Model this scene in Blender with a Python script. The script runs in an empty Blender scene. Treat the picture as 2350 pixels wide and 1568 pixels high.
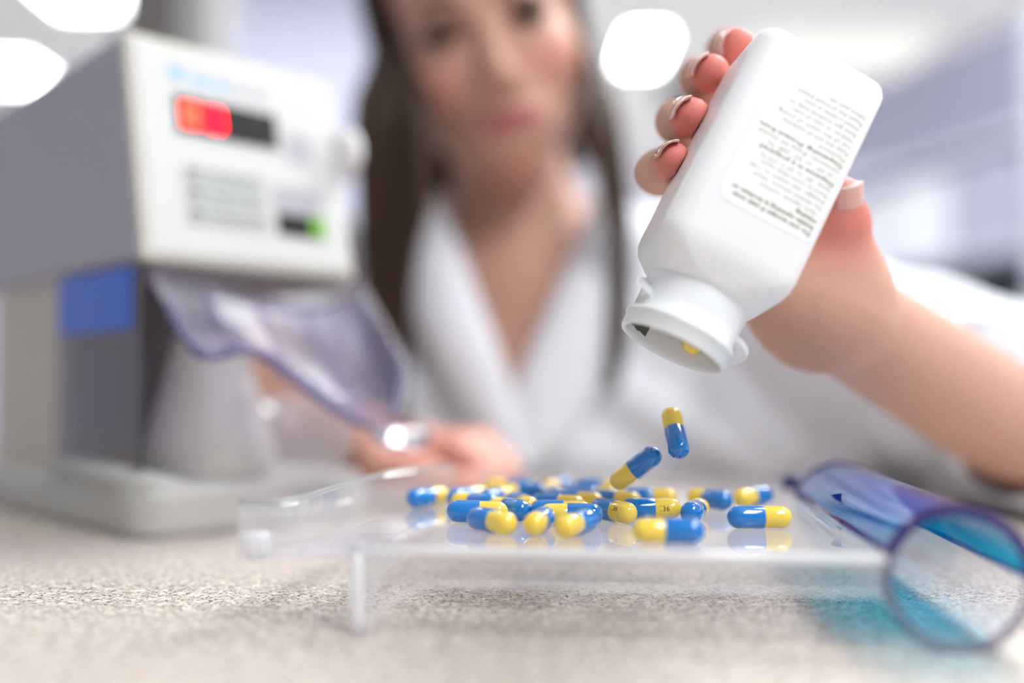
import bpy, bmesh, math, random
import numpy as np
from mathutils import Vector, Matrix

# ---------------------------------------------------------------- scene, camera, world, light
sc = bpy.context.scene
col = sc.collection
MM = 0.001
CAMZ = 64.0                       # camera height above the counter, mm
PITCH = math.radians(2.66)
FPX = 35.0 / 36.0 * 2350.0

cd = bpy.data.cameras.new('camera')
cam = bpy.data.objects.new('camera', cd)
col.objects.link(cam)
cam.location = (0, 0, CAMZ * MM)
cam.rotation_euler = (math.pi / 2 + PITCH, 0, 0)
cd.lens = 35.0
cd.sensor_width = 36.0
cd.clip_start = 0.01
cd.clip_end = 50
cd.dof.use_dof = True
cd.dof.focus_distance = 0.306
cd.dof.aperture_fstop = 2.0
cd.dof.aperture_blades = 0
sc.camera = cam

world = bpy.data.worlds.new('world')
sc.world = world
world.use_nodes = True
bg = world.node_tree.nodes['Background']
bg.inputs[0].default_value = (0.80, 0.84, 1.0, 1)
bg.inputs[1].default_value = 0.40

sc.view_settings.view_transform = 'Standard'
sc.view_settings.look = 'None'
sc.view_settings.gamma = 1.0
sc.view_settings.use_curve_mapping = False
sc.view_settings.exposure = 0.14
sc.cycles.max_bounces = 14
sc.cycles.transparent_max_bounces = 40
sc.cycles.transmission_bounces = 12
sc.cycles.use_denoising = True
sc.cycles.sample_clamp_indirect = 6.0

# ceiling panels: (x, y, size x, size y, strength)  (metres); the ones overhead light the counter
CEIL = 1.62
PANELS = [
    (0.82, -0.72, 0.60, 1.20, 18.0, 'recessed ceiling panel above the counter, right of the camera', (0.985, 0.99, 1.0)),
    (0.95, 1.25, 0.60, 1.20, 21.0, 'recessed ceiling panel above and behind the right arm', (0.98, 0.99, 1.0)),
    (-0.70, 2.60, 1.20, 0.60, 9.0, 'added unseen ceiling panel behind the machine and the post, brightening the background', (0.95, 0.97, 1.0)),  # added out of view to brighten the left background
    (1.60, 2.85, 0.60, 1.20, 14.0, 'added unseen ceiling panel above the shelving unit, brightening the background', (1.0, 0.99, 0.97)),  # added above the frame to brighten the right background
    (-0.15, 5.40, 0.60, 1.20, 34.0, 'added unseen ceiling panel hidden behind the head, brightening the back of the room', (1.0, 0.99, 0.97)),  # added out of sight to light the back wall and ceiling
]
FAR_LIGHTS = [
    (1.46, 4.50, 0.85, 0.60, 1.0, 'added dim cream glow on the ceiling above the upturned bottle', (1.0, 0.99, 0.95)),  # glowing patch added to stand in for the brightly lit ceiling
    (0.60, 4.48, 0.15, 0.42, 30.0, 'small bright ceiling light right of the brown-haired head', (1, 1, 1)),
    (-1.62, 3.78, 0.40, 0.40, 16.0, 'bright ceiling light above the machine, at the top edge', (0.95, 0.98, 1)),
    (-2.44, 4.80, 0.28, 0.32, 16.0, 'bright ceiling light at the far left above the machine', (0.95, 0.98, 1)),
]


# ---------------------------------------------------------------- helpers
def at(u, v, Y):
    """point (mm) seen at pixel u,v at depth Y mm"""
    x = (u - 1175.0) / FPX
    t = (784.0 - v) / FPX
    d = np.array([x, math.cos(PITCH) - t * math.sin(PITCH), math.sin(PITCH) + t * math.cos(PITCH)])
    d = d * (Y / d[1])
    return np.array([d[0], d[1], d[2] + CAMZ])


def tag(o, label=None, cat=None, group=None, kind=None):
    if label: o['label'] = label
    if cat: o['category'] = cat
    if group: o['group'] = group
    if kind: o['kind'] = kind
    return o


def empty(name, loc=(0, 0, 0)):
    o = bpy.data.objects.new(name, None)
    o.empty_display_size = 0.02
    o.location = Vector(loc) * MM
    col.objects.link(o)
    return o


def link(name, me, mat, parent=None, smooth=False):
    """mesh given in world mm; parented keeping world place"""
    o = bpy.data.objects.new(name, me)
    if mat is not None and len(me.materials) == 0:
        me.materials.append(mat)
    col.objects.link(o)
    if parent is not None:
        o.parent = parent
        m = parent_world(parent)
        o.matrix_parent_inverse = m.inverted()
    if smooth:
        me.polygons.foreach_set('use_smooth', np.ones(len(me.polygons), dtype=bool))
    return o


def parent_world(p):
    m = p.matrix_basis
    if p.parent is not None:
        m = parent_world(p.parent) @ p.matrix_parent_inverse @ m
    return m.copy()


def mesh(name, verts, faces):
    me = bpy.data.meshes.new(name)
    me.from_pydata([tuple(float(c) * MM for c in v) for v in verts], [], [tuple(int(i) for i in f) for f in faces])
    me.update()
    return me


def fixn(me):
    bm = bmesh.new(); bm.from_mesh(me)
    bmesh.ops.recalc_face_normals(bm, faces=bm.faces)
    bm.to_mesh(me); bm.free()
    return me


def prism(name, pts, thick_vec, mat, parent=None, bevel=0.0, seg=2, smooth=False):
    """pts: planar polygon (mm) extruded along thick_vec"""
    pts = [np.asarray(p, float) for p in pts]
    t = np.asarray(thick_vec, float)
    n = len(pts)
    vs = pts + [p + t for p in pts]
    fs = [list(range(n)), list(range(2 * n - 1, n - 1, -1))]
    for i in range(n):
        j = (i + 1) % n
        fs.append([i, i + n, j + n, j][::-1])
    me = mesh(name, vs, fs)
    bm = bmesh.new(); bm.from_mesh(me)
    bmesh.ops.recalc_face_normals(bm, faces=bm.faces)
    if bevel > 0:
        bmesh.ops.bevel(bm, geom=list(bm.edges), offset=bevel * MM, segments=seg, profile=0.5, affect='EDGES', clamp_overlap=True)
    bm.to_mesh(me); bm.free()
    return link(name, me, mat, parent, smooth)


def box(name, o, ax, ay, az, mat, parent=None, bevel=0.0, seg=2, smooth=False):
    """box from corner o with edge vectors ax, ay, az (mm)"""
    o, ax, ay, az = [np.asarray(q, float) for q in (o, ax, ay, az)]
    return prism(name, [o, o + ax, o + ax + ay, o + ay], az, mat, parent, bevel, seg, smooth)


def loft(name, rings, mat, parent=None, cap0=True, cap1=True, closed=True, smooth=True):
    n = len(rings[0])
    vs, fs = [], []
    for r in rings:
        vs += [np.asarray(p, float) for p in r]
    for k in range(len(rings) - 1):
        for i in range(n if closed else n - 1):
            j = (i + 1) % n
            fs.append([k * n + i, k * n + j, (k + 1) * n + j, (k + 1) * n + i])
    if closed and cap0: fs.append(list(range(n))[::-1])
    if closed and cap1: fs.append([(len(rings) - 1) * n + i for i in range(n)])
    me = fixn(mesh(name, vs, fs))
    return link(name, me, mat, parent, smooth)


def frame_of(d, ref=(0, 0, 1)):
    d = np.asarray(d, float); d = d / np.linalg.norm(d)
    r = np.asarray(ref, float)
    if abs(d @ r) > 0.95: r = np.array([1.0, 0, 0])
    s = np.cross(d, r); s /= np.linalg.norm(s)
    return d, s, np.cross(s, d)


def tube_rings(pts, radii, n=10, flat=1.0, ref=(0, 0, 1)):
    pts = [np.asarray(p, float) for p in pts]
    if not hasattr(radii, '__len__'): radii = [radii] * len(pts)
    rings = []
    for i, p in enumerate(pts):
        d = pts[min(i + 1, len(pts) - 1)] - pts[max(i - 1, 0)]
        _, s, b = frame_of(d, ref)
        rings.append([p + radii[i] * (math.cos(a) * s + flat * math.sin(a) * b)
                      for a in [2 * math.pi * k / n for k in range(n)]])
    return rings


def tube(name, pts, radii, mat, parent=None, n=10, flat=1.0, smooth=True, ref=(0, 0, 1)):
    return loft(name, tube_rings(pts, radii, n, flat, ref), mat, parent, smooth=smooth)


def lathe(name, base, axis, prof, mat, parent=None, n=32, cap0=True, cap1=True, smooth=True):
    """prof: list of (t along axis, radius)"""
    d, s, b = frame_of(axis)
    base = np.asarray(base, float)
    rings = [[base + d * t + r * (math.cos(a) * s + math.sin(a) * b)
              for a in [2 * math.pi * k / n for k in range(n)]] for t, r in prof]
    return loft(name, rings, mat, parent, cap0, cap1, smooth=smooth)


def spline(pts, m=8):
    """Catmull-Rom through pts"""
    P = [np.asarray(p, float) for p in pts]
    P = [2 * P[0] - P[1]] + P + [2 * P[-1] - P[-2]]
    out = []
    for i in range(1, len(P) - 2):
        for k in range(m):
            t = k / m
            a, b, c, d = P[i - 1], P[i], P[i + 1], P[i + 2]
            out.append(0.5 * (2 * b + (c - a) * t + (2 * a - 5 * b + 4 * c - d) * t * t + (3 * b - a - 3 * c + d) * t ** 3))
    out.append(P[-2])
    return out


# ---------------------------------------------------------------- materials
def srgb(r, g, b):
    f = lambda c: (c / 255.0) / 12.92 if c / 255.0 <= 0.04045 else ((c / 255.0 + 0.055) / 1.055) ** 2.4
    return (f(r), f(g), f(b), 1.0)


def pmat(name, rgb, rough=0.5, spec=0.5, metal=0.0, coat=0.0, sss=0.0, noise=0.0, nscale=60.0, emit=None, estr=0.0, bump=0.0):
    m = bpy.data.materials.new(name); m.use_nodes = True
    nt = m.node_tree; p = nt.nodes['Principled BSDF']
    c = srgb(*rgb)
    p.inputs['Base Color'].default_value = c
    p.inputs['Roughness'].default_value = rough
    p.inputs['Specular IOR Level'].default_value = spec
    p.inputs['Metallic'].default_value = metal
    p.inputs['Coat Weight'].default_value = coat
    if sss:
        p.inputs['Subsurface Weight'].default_value = sss
        p.inputs['Subsurface Radius'].default_value = (1.0, 0.4, 0.25)
        p.inputs['Subsurface Scale'].default_value = 0.004
    if emit:
        p.inputs['Emission Color'].default_value = srgb(*emit)
        p.inputs['Emission Strength'].default_value = estr
    tc = nt.nodes.new('ShaderNodeTexCoord')
    nz = nt.nodes.new('ShaderNodeTexNoise')
    nz.inputs['Scale'].default_value = nscale
    nt.links.new(tc.outputs['Object'], nz.inputs['Vector'])
    if noise:
        mx = nt.nodes.new('ShaderNodeMix'); mx.data_type = 'RGBA'
        mx.inputs[6].default_value = tuple(q * (1 - noise) for q in c[:3]) + (1,)
        mx.inputs[7].default_value = tuple(min(1, q * (1 + noise)) for q in c[:3]) + (1,)
        nt.links.new(nz.outputs['Fac'], mx.inputs[0])
        nt.links.new(mx.outputs[2], p.inputs['Base Color'])
    if bump:
        bp = nt.nodes.new('ShaderNodeBump'); bp.inputs['Strength'].default_value = bump
        bp.inputs['Distance'].default_value = 0.001
        nt.links.new(nz.outputs['Fac'], bp.inputs['Height'])
        nt.links.new(bp.outputs['Normal'], p.inputs['Normal'])
    return m


def sheet(name, rgb, haze=0.06, rough=0.04, ior=1.49, hazecol=(235, 235, 238)):
    """moulded clear plastic: straight-through tint, surface reflection and a little haze"""
    m = bpy.data.materials.new(name); m.use_nodes = True
    nt = m.node_tree; nt.nodes.clear()
    out = nt.nodes.new('ShaderNodeOutputMaterial')
    tr = nt.nodes.new('ShaderNodeBsdfTransparent'); tr.inputs[0].default_value = srgb(*rgb)
    gl = nt.nodes.new('ShaderNodeBsdfGlossy'); gl.inputs['Roughness'].default_value = rough
    gl.inputs['Color'].default_value = (1, 1, 1, 1)
    df = nt.nodes.new('ShaderNodeBsdfDiffuse'); df.inputs[0].default_value = srgb(*hazecol)
    fr = nt.nodes.new('ShaderNodeFresnel'); fr.inputs[0].default_value = ior
    m1 = nt.nodes.new('ShaderNodeMixShader'); m1.inputs[0].default_value = haze
    m2 = nt.nodes.new('ShaderNodeMixShader')
    nt.links.new(tr.outputs[0], m1.inputs[1]); nt.links.new(df.outputs[0], m1.inputs[2])
    ge = nt.nodes.new('ShaderNodeNewGeometry')      # reflect on the outer face only, so nothing is trapped inside
    sb = nt.nodes.new('ShaderNodeMath'); sb.operation = 'SUBTRACT'; sb.inputs[0].default_value = 1.0
    ml = nt.nodes.new('ShaderNodeMath'); ml.operation = 'MULTIPLY'
    nt.links.new(ge.outputs['Backfacing'], sb.inputs[1])
    nt.links.new(fr.outputs[0], ml.inputs[0]); nt.links.new(sb.outputs[0], ml.inputs[1])
    nt.links.new(ml.outputs[0], m2.inputs[0])
    nt.links.new(m1.outputs[0], m2.inputs[1]); nt.links.new(gl.outputs[0], m2.inputs[2])
    nt.links.new(m2.outputs[0], out.inputs[0])
    return m


def glass(name, rgb, rough=0.0, ior=1.49):
    m = bpy.data.materials.new(name); m.use_nodes = True
    p = m.node_tree.nodes['Principled BSDF']
    p.inputs['Base Color'].default_value = srgb(*rgb)
    p.inputs['Transmission Weight'].default_value = 1.0
    p.inputs['Roughness'].default_value = rough
    p.inputs['IOR'].default_value = ior
    return m


def emat(name, rgb, strength):
    m = bpy.data.materials.new(name); m.use_nodes = True
    nt = m.node_tree; nt.nodes.clear()
    out = nt.nodes.new('ShaderNodeOutputMaterial'); e = nt.nodes.new('ShaderNodeEmission')
    e.inputs[0].default_value = tuple(rgb) + (1,) if len(rgb) == 3 else rgb
    e.inputs[1].default_value = strength
    nt.links.new(e.outputs[0], out.inputs[0])
    return m


def counter_mat():
    m = bpy.data.materials.new('speckled_laminate'); m.use_nodes = True
    nt = m.node_tree; p = nt.nodes['Principled BSDF']
    p.inputs['Roughness'].default_value = 0.42
    p.inputs['Specular IOR Level'].default_value = 0.35
    tc = nt.nodes.new('ShaderNodeTexCoord')

    def noise(scale, det, rough=0.6):
        n = nt.nodes.new('ShaderNodeTexNoise'); n.inputs['Scale'].default_value = scale
        n.inputs['Detail'].default_value = det; n.inputs['Roughness'].default_value = rough
        nt.links.new(tc.outputs['Object'], n.inputs['Vector']); return n

    def ramp(n, stops):
        r = nt.nodes.new('ShaderNodeValToRGB')
        e = r.color_ramp.elements
        e[0].position, e[0].color = stops[0][0], stops[0][1]
        e[1].position, e[1].color = stops[1][0], stops[1][1]
        for pos, c in stops[2:]:
            q = e.new(pos); q.color = c
        nt.links.new(n.outputs['Fac'], r.inputs[0]); return r

    def mixc(fac, a, b):
        x = nt.nodes.new('ShaderNodeMix'); x.data_type = 'RGBA'
        nt.links.new(fac, x.inputs[0]); nt.links.new(a, x.inputs[6])
        if isinstance(b, tuple): x.inputs[7].default_value = b
        else: nt.links.new(b, x.inputs[7])
        return x.outputs[2]
    base = ramp(noise(260, 5), [(0.35, srgb(178, 166, 152)), (0.62, srgb(226, 217, 206)), (0.75, srgb(240, 234, 225))])
    W, B = (1, 1, 1, 1), (0, 0, 0, 1)
    f1 = ramp(noise(560, 3, 0.7), [(0.57, B), (0.61, W)])
    f2 = ramp(noise(420, 4, 0.7), [(0.60, B), (0.66, W)])
    f3 = ramp(noise(800, 2, 0.5), [(0.58, B), (0.62, W)])
    c = mixc(f2.outputs[0], base.outputs[0], srgb(140, 126, 112))
    c = mixc(f1.outputs[0], c, srgb(70, 64, 68))
    c = mixc(f3.outputs[0], c, srgb(96, 94, 116))
    nt.links.new(c, p.inputs['Base Color'])
    return m


def attr_mat(name, rough, sss=0.25, spec=0.4):
    m = bpy.data.materials.new(name); m.use_nodes = True
    nt = m.node_tree; p = nt.nodes['Principled BSDF']
    a = nt.nodes.new('ShaderNodeVertexColor'); a.layer_name = 'tone'
    nz = nt.nodes.new('ShaderNodeTexNoise'); nz.inputs['Scale'].default_value = 220
    mx = nt.nodes.new('ShaderNodeMix'); mx.data_type = 'RGBA'; mx.blend_type = 'MULTIPLY'
    mp = nt.nodes.new('ShaderNodeMapRange')
    mp.inputs['To Min'].default_value = 0.93; mp.inputs['To Max'].default_value = 1.05
    tc = nt.nodes.new('ShaderNodeTexCoord')
    nt.links.new(tc.outputs['Object'], nz.inputs['Vector'])
    nt.links.new(nz.outputs['Fac'], mp.inputs['Value'])
    mx.inputs[0].default_value = 1.0
    nt.links.new(a.outputs['Color'], mx.inputs[6]); nt.links.new(mp.outputs[0], mx.inputs[7])
    nt.links.new(mx.outputs[2], p.inputs['Base Color'])
    p.inputs['Roughness'].default_value = rough
    p.inputs['Specular IOR Level'].default_value = spec
    if sss:
        p.inputs['Subsurface Weight'].default_value = sss
        p.inputs['Subsurface Radius'].default_value = (1.0, 0.35, 0.2)
        p.inputs['Subsurface Scale'].default_value = 0.004
    return m


M = dict(
    counter=counter_mat(),
    wall=pmat('painted_wall', (226, 227, 238), 0.8, noise=0.03, nscale=4),
    wall_lav=pmat('lavender_partition', (214, 216, 236), 0.7, noise=0.02, nscale=4),
    ceiling=pmat('ceiling_tile', (244, 242, 234), 0.9, noise=0.02, nscale=20),
    floor=pmat('vinyl_floor', (205, 205, 208), 0.5, noise=0.05, nscale=8),
    pillar=pmat('taupe_paint', (118, 114, 110), 0.7, noise=0.03, nscale=8),
    strip=pmat('pale_strip', (190, 188, 186), 0.6, noise=0.02, nscale=8),
    shelf=pmat('lavender_shelf', (140, 140, 160), 0.6, noise=0.04, nscale=6),
    shelf_lt=pmat('pale_shelf_edge', (200, 204, 216), 0.6, noise=0.03, nscale=6),
    carton=pmat('white_carton', (232, 234, 240), 0.7, noise=0.03, nscale=12),
    carton2=pmat('grey_carton', (168, 170, 190), 0.7, noise=0.03, nscale=12),
    dark=pmat('dark_plastic', (40, 44, 52), 0.5, noise=0.1, nscale=30),
    white_fix=pmat('fixture_white', (235, 235, 235), 0.5, noise=0.02),
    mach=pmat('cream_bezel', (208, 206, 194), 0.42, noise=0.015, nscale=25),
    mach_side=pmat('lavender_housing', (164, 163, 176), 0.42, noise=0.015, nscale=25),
    panel=pmat('panel_white', (206, 208, 206), 0.45, noise=0.012, nscale=25),
    mach_grey=pmat('grey_housing', (192, 187, 176), 0.5, noise=0.03, nscale=25),
    mach_base=pmat('base_grey', (186, 186, 180), 0.5, noise=0.03, nscale=25),
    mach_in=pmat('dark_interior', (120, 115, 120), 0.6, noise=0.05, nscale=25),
    print_grey=pmat('print_grey', (172, 174, 182), 0.6, noise=0.05, nscale=200),
    print_blue=pmat('print_blue', (140, 182, 212), 0.6, noise=0.05, nscale=200),
    key=pmat('key_grey', (180, 185, 185), 0.5, noise=0.05, nscale=200),
    keytext=pmat('key_text', (126, 124, 116), 0.6, noise=0.05, nscale=200),
    display=pmat('display_black', (34, 36, 38), 0.25, noise=0.05, nscale=100),
    green=pmat('green_key', (96, 150, 30), 0.4, emit=(96, 170, 20), estr=0.35, noise=0.03),
    led=emat('led_red', (1.0, 0.0, 0.012), 15.0),
    led2=emat('led_orange', (1.0, 0.02, 0.01), 22.0),
    blue_label=pmat('blue_label', (36, 96, 210), 0.35, noise=0.05, nscale=40),
    cone=pmat('spout_grey', (206, 204, 194), 0.45, noise=0.02, nscale=30),
    tray=sheet('clear_acrylic', (252, 252, 253), 0.13, 0.03, hazecol=(248, 248, 250)),
    tray_line=sheet('clear_acrylic_line', (206, 210, 212), 0.30, 0.04, hazecol=(226, 230, 230)),
    edge_gleam=sheet('acrylic_edge_gleam', (252, 253, 253), 0.55, 0.03, hazecol=(252, 253, 255)),  # white haze painted in for the bright highlights along the acrylic edges
    hop=sheet('violet_clear_plastic', (232, 228, 243), 0.17, 0.26, 1.28, hazecol=(172, 170, 184)),
    lip=glass('clear_lip', (232, 230, 244), 0.12),
    hop_rim=sheet('violet_plastic_rim', (172, 168, 202), 0.32, 0.08, hazecol=(160, 158, 190)),
    guard=sheet('smoky_clear_guard', (214, 212, 220), 0.10, 0.1, hazecol=(150, 148, 152)),
    lid=sheet('blue_clear_plastic', (96, 226, 244), 0.17, 0.06, hazecol=(40, 92, 235)),
    lid_rim=sheet('deep_blue_rim', (84, 80, 170), 0.62, 0.1, hazecol=(52, 38, 130)),
    lid_solid=pmat('deep_blue_plastic', (14, 36, 120), 0.3, noise=0.05),
    bottle=pmat('white_hdpe', (246, 248, 250), 0.28, 0.45, sss=0.15, noise=0.008, nscale=30),
    label=pmat('paper_label', (252, 252, 251), 0.5, noise=0.006, nscale=80),
    ink=pmat('olive_ink', (168, 170, 156), 0.7, noise=0.05, nscale=300),
    ink_bold=pmat('olive_ink_bold', (112, 116, 92), 0.7, noise=0.05, nscale=300),
    foil=pmat('foil_grey', (110, 116, 120), 0.35, metal=0.6, noise=0.05),
    cap=pmat('capsule_blue', (0, 122, 206), 0.10, 0.5, coat=0.9, noise=0.02, nscale=300),
    body_y=pmat('capsule_yellow', (255, 218, 82), 0.10, 0.5, coat=0.9, noise=0.02, nscale=300),
    capink=pmat('capsule_ink', (120, 96, 30), 0.4, noise=0.05, nscale=300),
    skin=attr_mat('skin', 0.55, 0.25, 0.28),
    hair=pmat('brown_hair', (64, 46, 31), 0.45, 0.35, noise=0.35, nscale=160),
    coat=pmat('white_cotton', (232, 236, 243), 0.85, 0.2, noise=0.02, nscale=40, bump=0.1),
    lapel=pmat('white_cotton_lapel', (234, 238, 245), 0.85, 0.2, noise=0.015, nscale=40, bump=0.1),
    eye=pmat('eye_white', (190, 180, 175), 0.2, noise=0.05),
    iris=pmat('iris_brown', (50, 32, 22), 0.15, noise=0.2, nscale=500),
    lash=pmat('dark_lash', (34, 22, 18), 0.6, noise=0.1),
    brow=pmat('brow_brown', (70, 46, 32), 0.7, noise=0.2, nscale=400),
    nail=pmat('nail_pink', (222, 168, 158), 0.12, 0.6, coat=0.6, noise=0.02, nscale=300),
    nail_tip=pmat('nail_tip_white', (246, 240, 232), 0.15, 0.6, coat=0.6, noise=0.02, nscale=300),
)


# ---------------------------------------------------------------- the room (metres, world)
def rbox(name, x0, x1, y0, y1, z0, z1, mat, parent=None, bevel=0.0):
    return box(name, (x0 * 1000, y0 * 1000, z0 * 1000), ((x1 - x0) * 1000, 0, 0), (0, (y1 - y0) * 1000, 0),
               (0, 0, (z1 - z0) * 1000), mat, parent, bevel * 1000)


tag(rbox('floor', -4.2, 3.2, -2.5, 7.1, -1.0, -0.95, M['floor']), kind='structure')
tag(rbox('ceiling', -4.2, 3.2, -2.5, 7.1, CEIL, CEIL + 0.05, M['ceiling']), kind='structure')
tag(rbox('wall_back', -4.2, 3.2, 7.0, 7.1, -0.95, CEIL, M['wall']), kind='structure')
tag(rbox('wall_left', -4.2, -4.1, -2.5, 7.0, -0.95, CEIL, M['wall']), kind='structure')
tag(rbox('wall_right', 3.1, 3.2, -2.5, 7.0, -0.95, CEIL, M['wall']), kind='structure')

# lavender partition wall behind the machine with a taupe post and a pale trim strip
tag(rbox('wall_partition', -1.02, -0.15, 3.6, 3.7, -0.95, CEIL, M['wall_lav']), kind='structure')
tag(rbox('trim_1', -0.72, -0.65, 2.14, 2.30, -0.95, CEIL, M['strip']), kind='structure')

post = empty('square_post', (-785, 2200, -950))
tag(post, 'taupe square post standing behind the white pill counting machine', 'post')
rbox('shaft', -0.86, -0.72, 2.14, 2.30, -0.95, CEIL, M['pillar'], post, 0.004)
rbox('plinth', -0.865, -0.715, 2.135, 2.305, -0.95, -0.83, M['pillar'], post, 0.004)


def ceiling_light(x, y, sx, sy, strength, label, rgb):
    t = empty('ceiling_light', (x * 1000, y * 1000, CEIL * 1000))
    tag(t, label, 'ceiling light', 'ceiling lights')
    e = emat('lit_diffuser', rgb, strength)
    rbox('diffuser', x - sx / 2, x + sx / 2, y - sy / 2, y + sy / 2, CEIL - 0.012, CEIL - 0.006, e, t)
    w = 0.03
    for (a, b, c, d) in ((x - sx / 2 - w, x + sx / 2 + w, y - sy / 2 - w, y - sy / 2), (x - sx / 2 - w, x + sx / 2 + w, y + sy / 2, y + sy / 2 + w),
                         (x - sx / 2 - w, x - sx / 2, y - sy / 2, y + sy / 2), (x + sx / 2, x + sx / 2 + w, y - sy / 2, y + sy / 2)):
        rbox('frame', a, b, c, d, CEIL - 0.018, CEIL, M['white_fix'], t)


for a in PANELS + FAR_LIGHTS:
    ceiling_light(*a)

# shelving unit on the right, running away from the camera
sh = empty('shelving_unit', (1180, 2800, -950))
tag(sh, 'lavender grey shelving unit far behind the bottle, out of focus', 'shelf')
SA, SB = np.array([1275.0, 2430.0, 0]), np.array([985.0, 3450.0, 0])
sd = (SB - SA) / np.linalg.norm(SB - SA)
sn = np.array([sd[1], -sd[0], 0])         # away from the room, to the right
SL = np.linalg.norm(SB - SA)


def sbox(name, l0, l1, d0, d1, z0, z1, mat, parent=sh, bevel=0):
    return box(name, SA + sd * l0 + sn * d0 + np.array([0, 0, z0]), sd * (l1 - l0), sn * (d1 - d0), (0, 0, z1 - z0), mat, parent, bevel)


sbox('back_panel', 0, SL, 380, 395, -950, 990, M['shelf'])
sbox('end_panel', -22, 0, 0, 395, -950, 1000, M['shelf_lt'])
sbox('end_panel', SL, SL + 22, 0, 395, -950, 1000, M['shelf_lt'])
sbox('top_fascia', 0, SL, 0, 20, 740, 990, M['shelf'])
BOARDS = [720, 430, 150, -130, -410, -700]
for z in BOARDS:
    sbox('shelf_board', 0, SL, 0, 380, z - 20, z, M['shelf_lt'])
random.seed(4)
for (l0, w, h, z, d, m, lab) in [
    (640, 190, 230, 430, 20, 'carton', 'white carton at the far end of the upper shelf behind the bottle'),
    (860, 170, 250, 430, 25, 'carton', 'tall white carton at the very far end of the upper shelf'),
    (320, 290, 245, 430, 30, 'carton', 'wide white carton in the middle of the upper shelf behind the bottle'),
    (40, 260, 250, 430, 20, 'carton2', 'grey lavender carton nearest the end panel on the upper shelf'),
    (430, 220, 200, 150, 15, 'carton', 'white carton in the middle of the lower shelf'),
    (690, 300, 235, 150, 15, 'carton', 'wide white carton at the far end of the lower shelf'),
    (60, 260, 120, 150, 20, 'carton2', 'low grey lavender carton on the lower shelf by the end panel'),
    (250, 330, 190, -130, 15, 'carton', 'white carton low on the shelving, above the forearm'),
]:
    t = sbox('carton', l0, l0 + w, d, d + 240, z, z + h, M[m], None, 3)
    tag(t, lab, 'box', 'cartons on the shelving unit')

mon = empty('dark_monitor', (900, 3900, -950))
tag(mon, 'small dark screen on a stand far behind the fingertips', 'monitor')
c = at(1562, 210, 3900)
rbox('screen', c[0] / 1000 - .075, c[0] / 1000 + .075, 3.88, 3.92, c[2] / 1000 - .06, c[2] / 1000 + .07, M['dark'], mon, 0.004)
rbox('pole', c[0] / 1000 - .012, c[0] / 1000 + .012, 3.89, 3.915, -0.95, c[2] / 1000 - .06, M['shelf_lt'], mon)
rbox('foot', c[0] / 1000 - .15, c[0] / 1000 + .15, 3.75, 4.05, -0.95, -0.93, M['shelf_lt'], mon)

# ---------------------------------------------------------------- the counter
CB = 705.0
ct = empty('countertop', (0, 300, 0))
tag(ct, 'speckled beige laminate countertop under the machine and the tray', 'countertop')
box('slab', (-1400, -400, -38), (2600, 0, 0), (0, CB + 400, 0), (0, 0, 38), M['counter'], ct, 3, 3)
cabinet = empty('counter_cabinet', (0, 200, -950))
tag(cabinet, 'plain grey cabinet carrying the speckled countertop', 'cabinet')
box('carcass', (-1380, -380, -950), (2560, 0, 0), (0, CB + 340, 0), (0, 0, 911), M['mach_grey'], cabinet, 3)

# ---------------------------------------------------------------- pill counting machine
K0 = np.array([-157.0, 424.0, 0.0])                # nearest corner on the counter
ks = np.array([0.705, 0.709, 0.0])                 # along the front panel
kb = np.array([-0.709, 0.705, 0.0])                # towards the back
kz = np.array([0.0, 0.0, 1.0])


def K(s, b, z): return K0 + ks * s + kb * b + kz * z


mc = empty('pill_counter', K(55, 75, 0))
tag(mc, 'white pill counting machine with red lit digits standing on the countertop', 'pill counter')
W_, D_ = 111.0, 165.0
ZB, ZT, LEAN = 119.0, 226.0, 24.0
# head, a box with a panel leaning back
hv = [K(0, 2, ZB), K(0, 2 + LEAN, ZT), K(0, 222, ZT - 4), K(0, 222, ZB)]
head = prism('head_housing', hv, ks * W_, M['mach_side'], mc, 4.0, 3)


def Pn(fs, ft, o=0.0):
    """point on the front panel: fs 0..1 from the left, ft 0..1 from the top, o out"""
    top, bot = K(0, 2 + LEAN, ZT), K(0, 2, ZB)
    up = (top - bot); n = np.cross(ks, up); n /= np.linalg.norm(n)
    if n[1] > 0: n = -n
    return bot + up * (1 - ft) + ks * (W_ * fs) + n * o


def pbox(name, s0, s1, t0, t1, o0, o1, mat, parent, bevel=0.0):
    return prism(name, [Pn(s0, t0, o0), Pn(s1, t0, o0), Pn(s1, t1, o0), Pn(s0, t1, o0)], Pn(0, 0, o1) - Pn(0, 0, o0), mat, parent, bevel)


pbox('front_bezel', 0.0, 1.0, 0.0, 1.0, -6.0, 0.8, M['mach'], mc, 2.5)
fp = pbox('front_panel', 0.03, 0.97, 0.03, 0.97, -0.5, 1.6, M['panel'], mc, 1.2)
dsp = pbox('display', 0.185, 0.665, 0.255, 0.425, 1.4, 2.4, M['display'], mc, 0.4)


def digit(s0, t0, w, h, segs, mat):
    th = 0.014
    g = {'a': (s0, s0 + w, t0, t0 + th), 'd': (s0, s0 + w, t0 + h - th, t0 + h), 'g': (s0, s0 + w, t0 + h / 2 - th / 2, t0 + h / 2 + th / 2),
         'f': (s0, s0 + th, t0, t0 + h / 2), 'e': (s0, s0 + th, t0 + h / 2, t0 + h), 'b': (s0 + w - th, s0 + w, t0, t0 + h / 2), 'c': (s0 + w - th, s0 + w, t0 + h / 2, t0 + h)}
    for k in segs:
        pbox('digit_segment', *g[k], 2.3, 2.7, mat, dsp)


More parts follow.
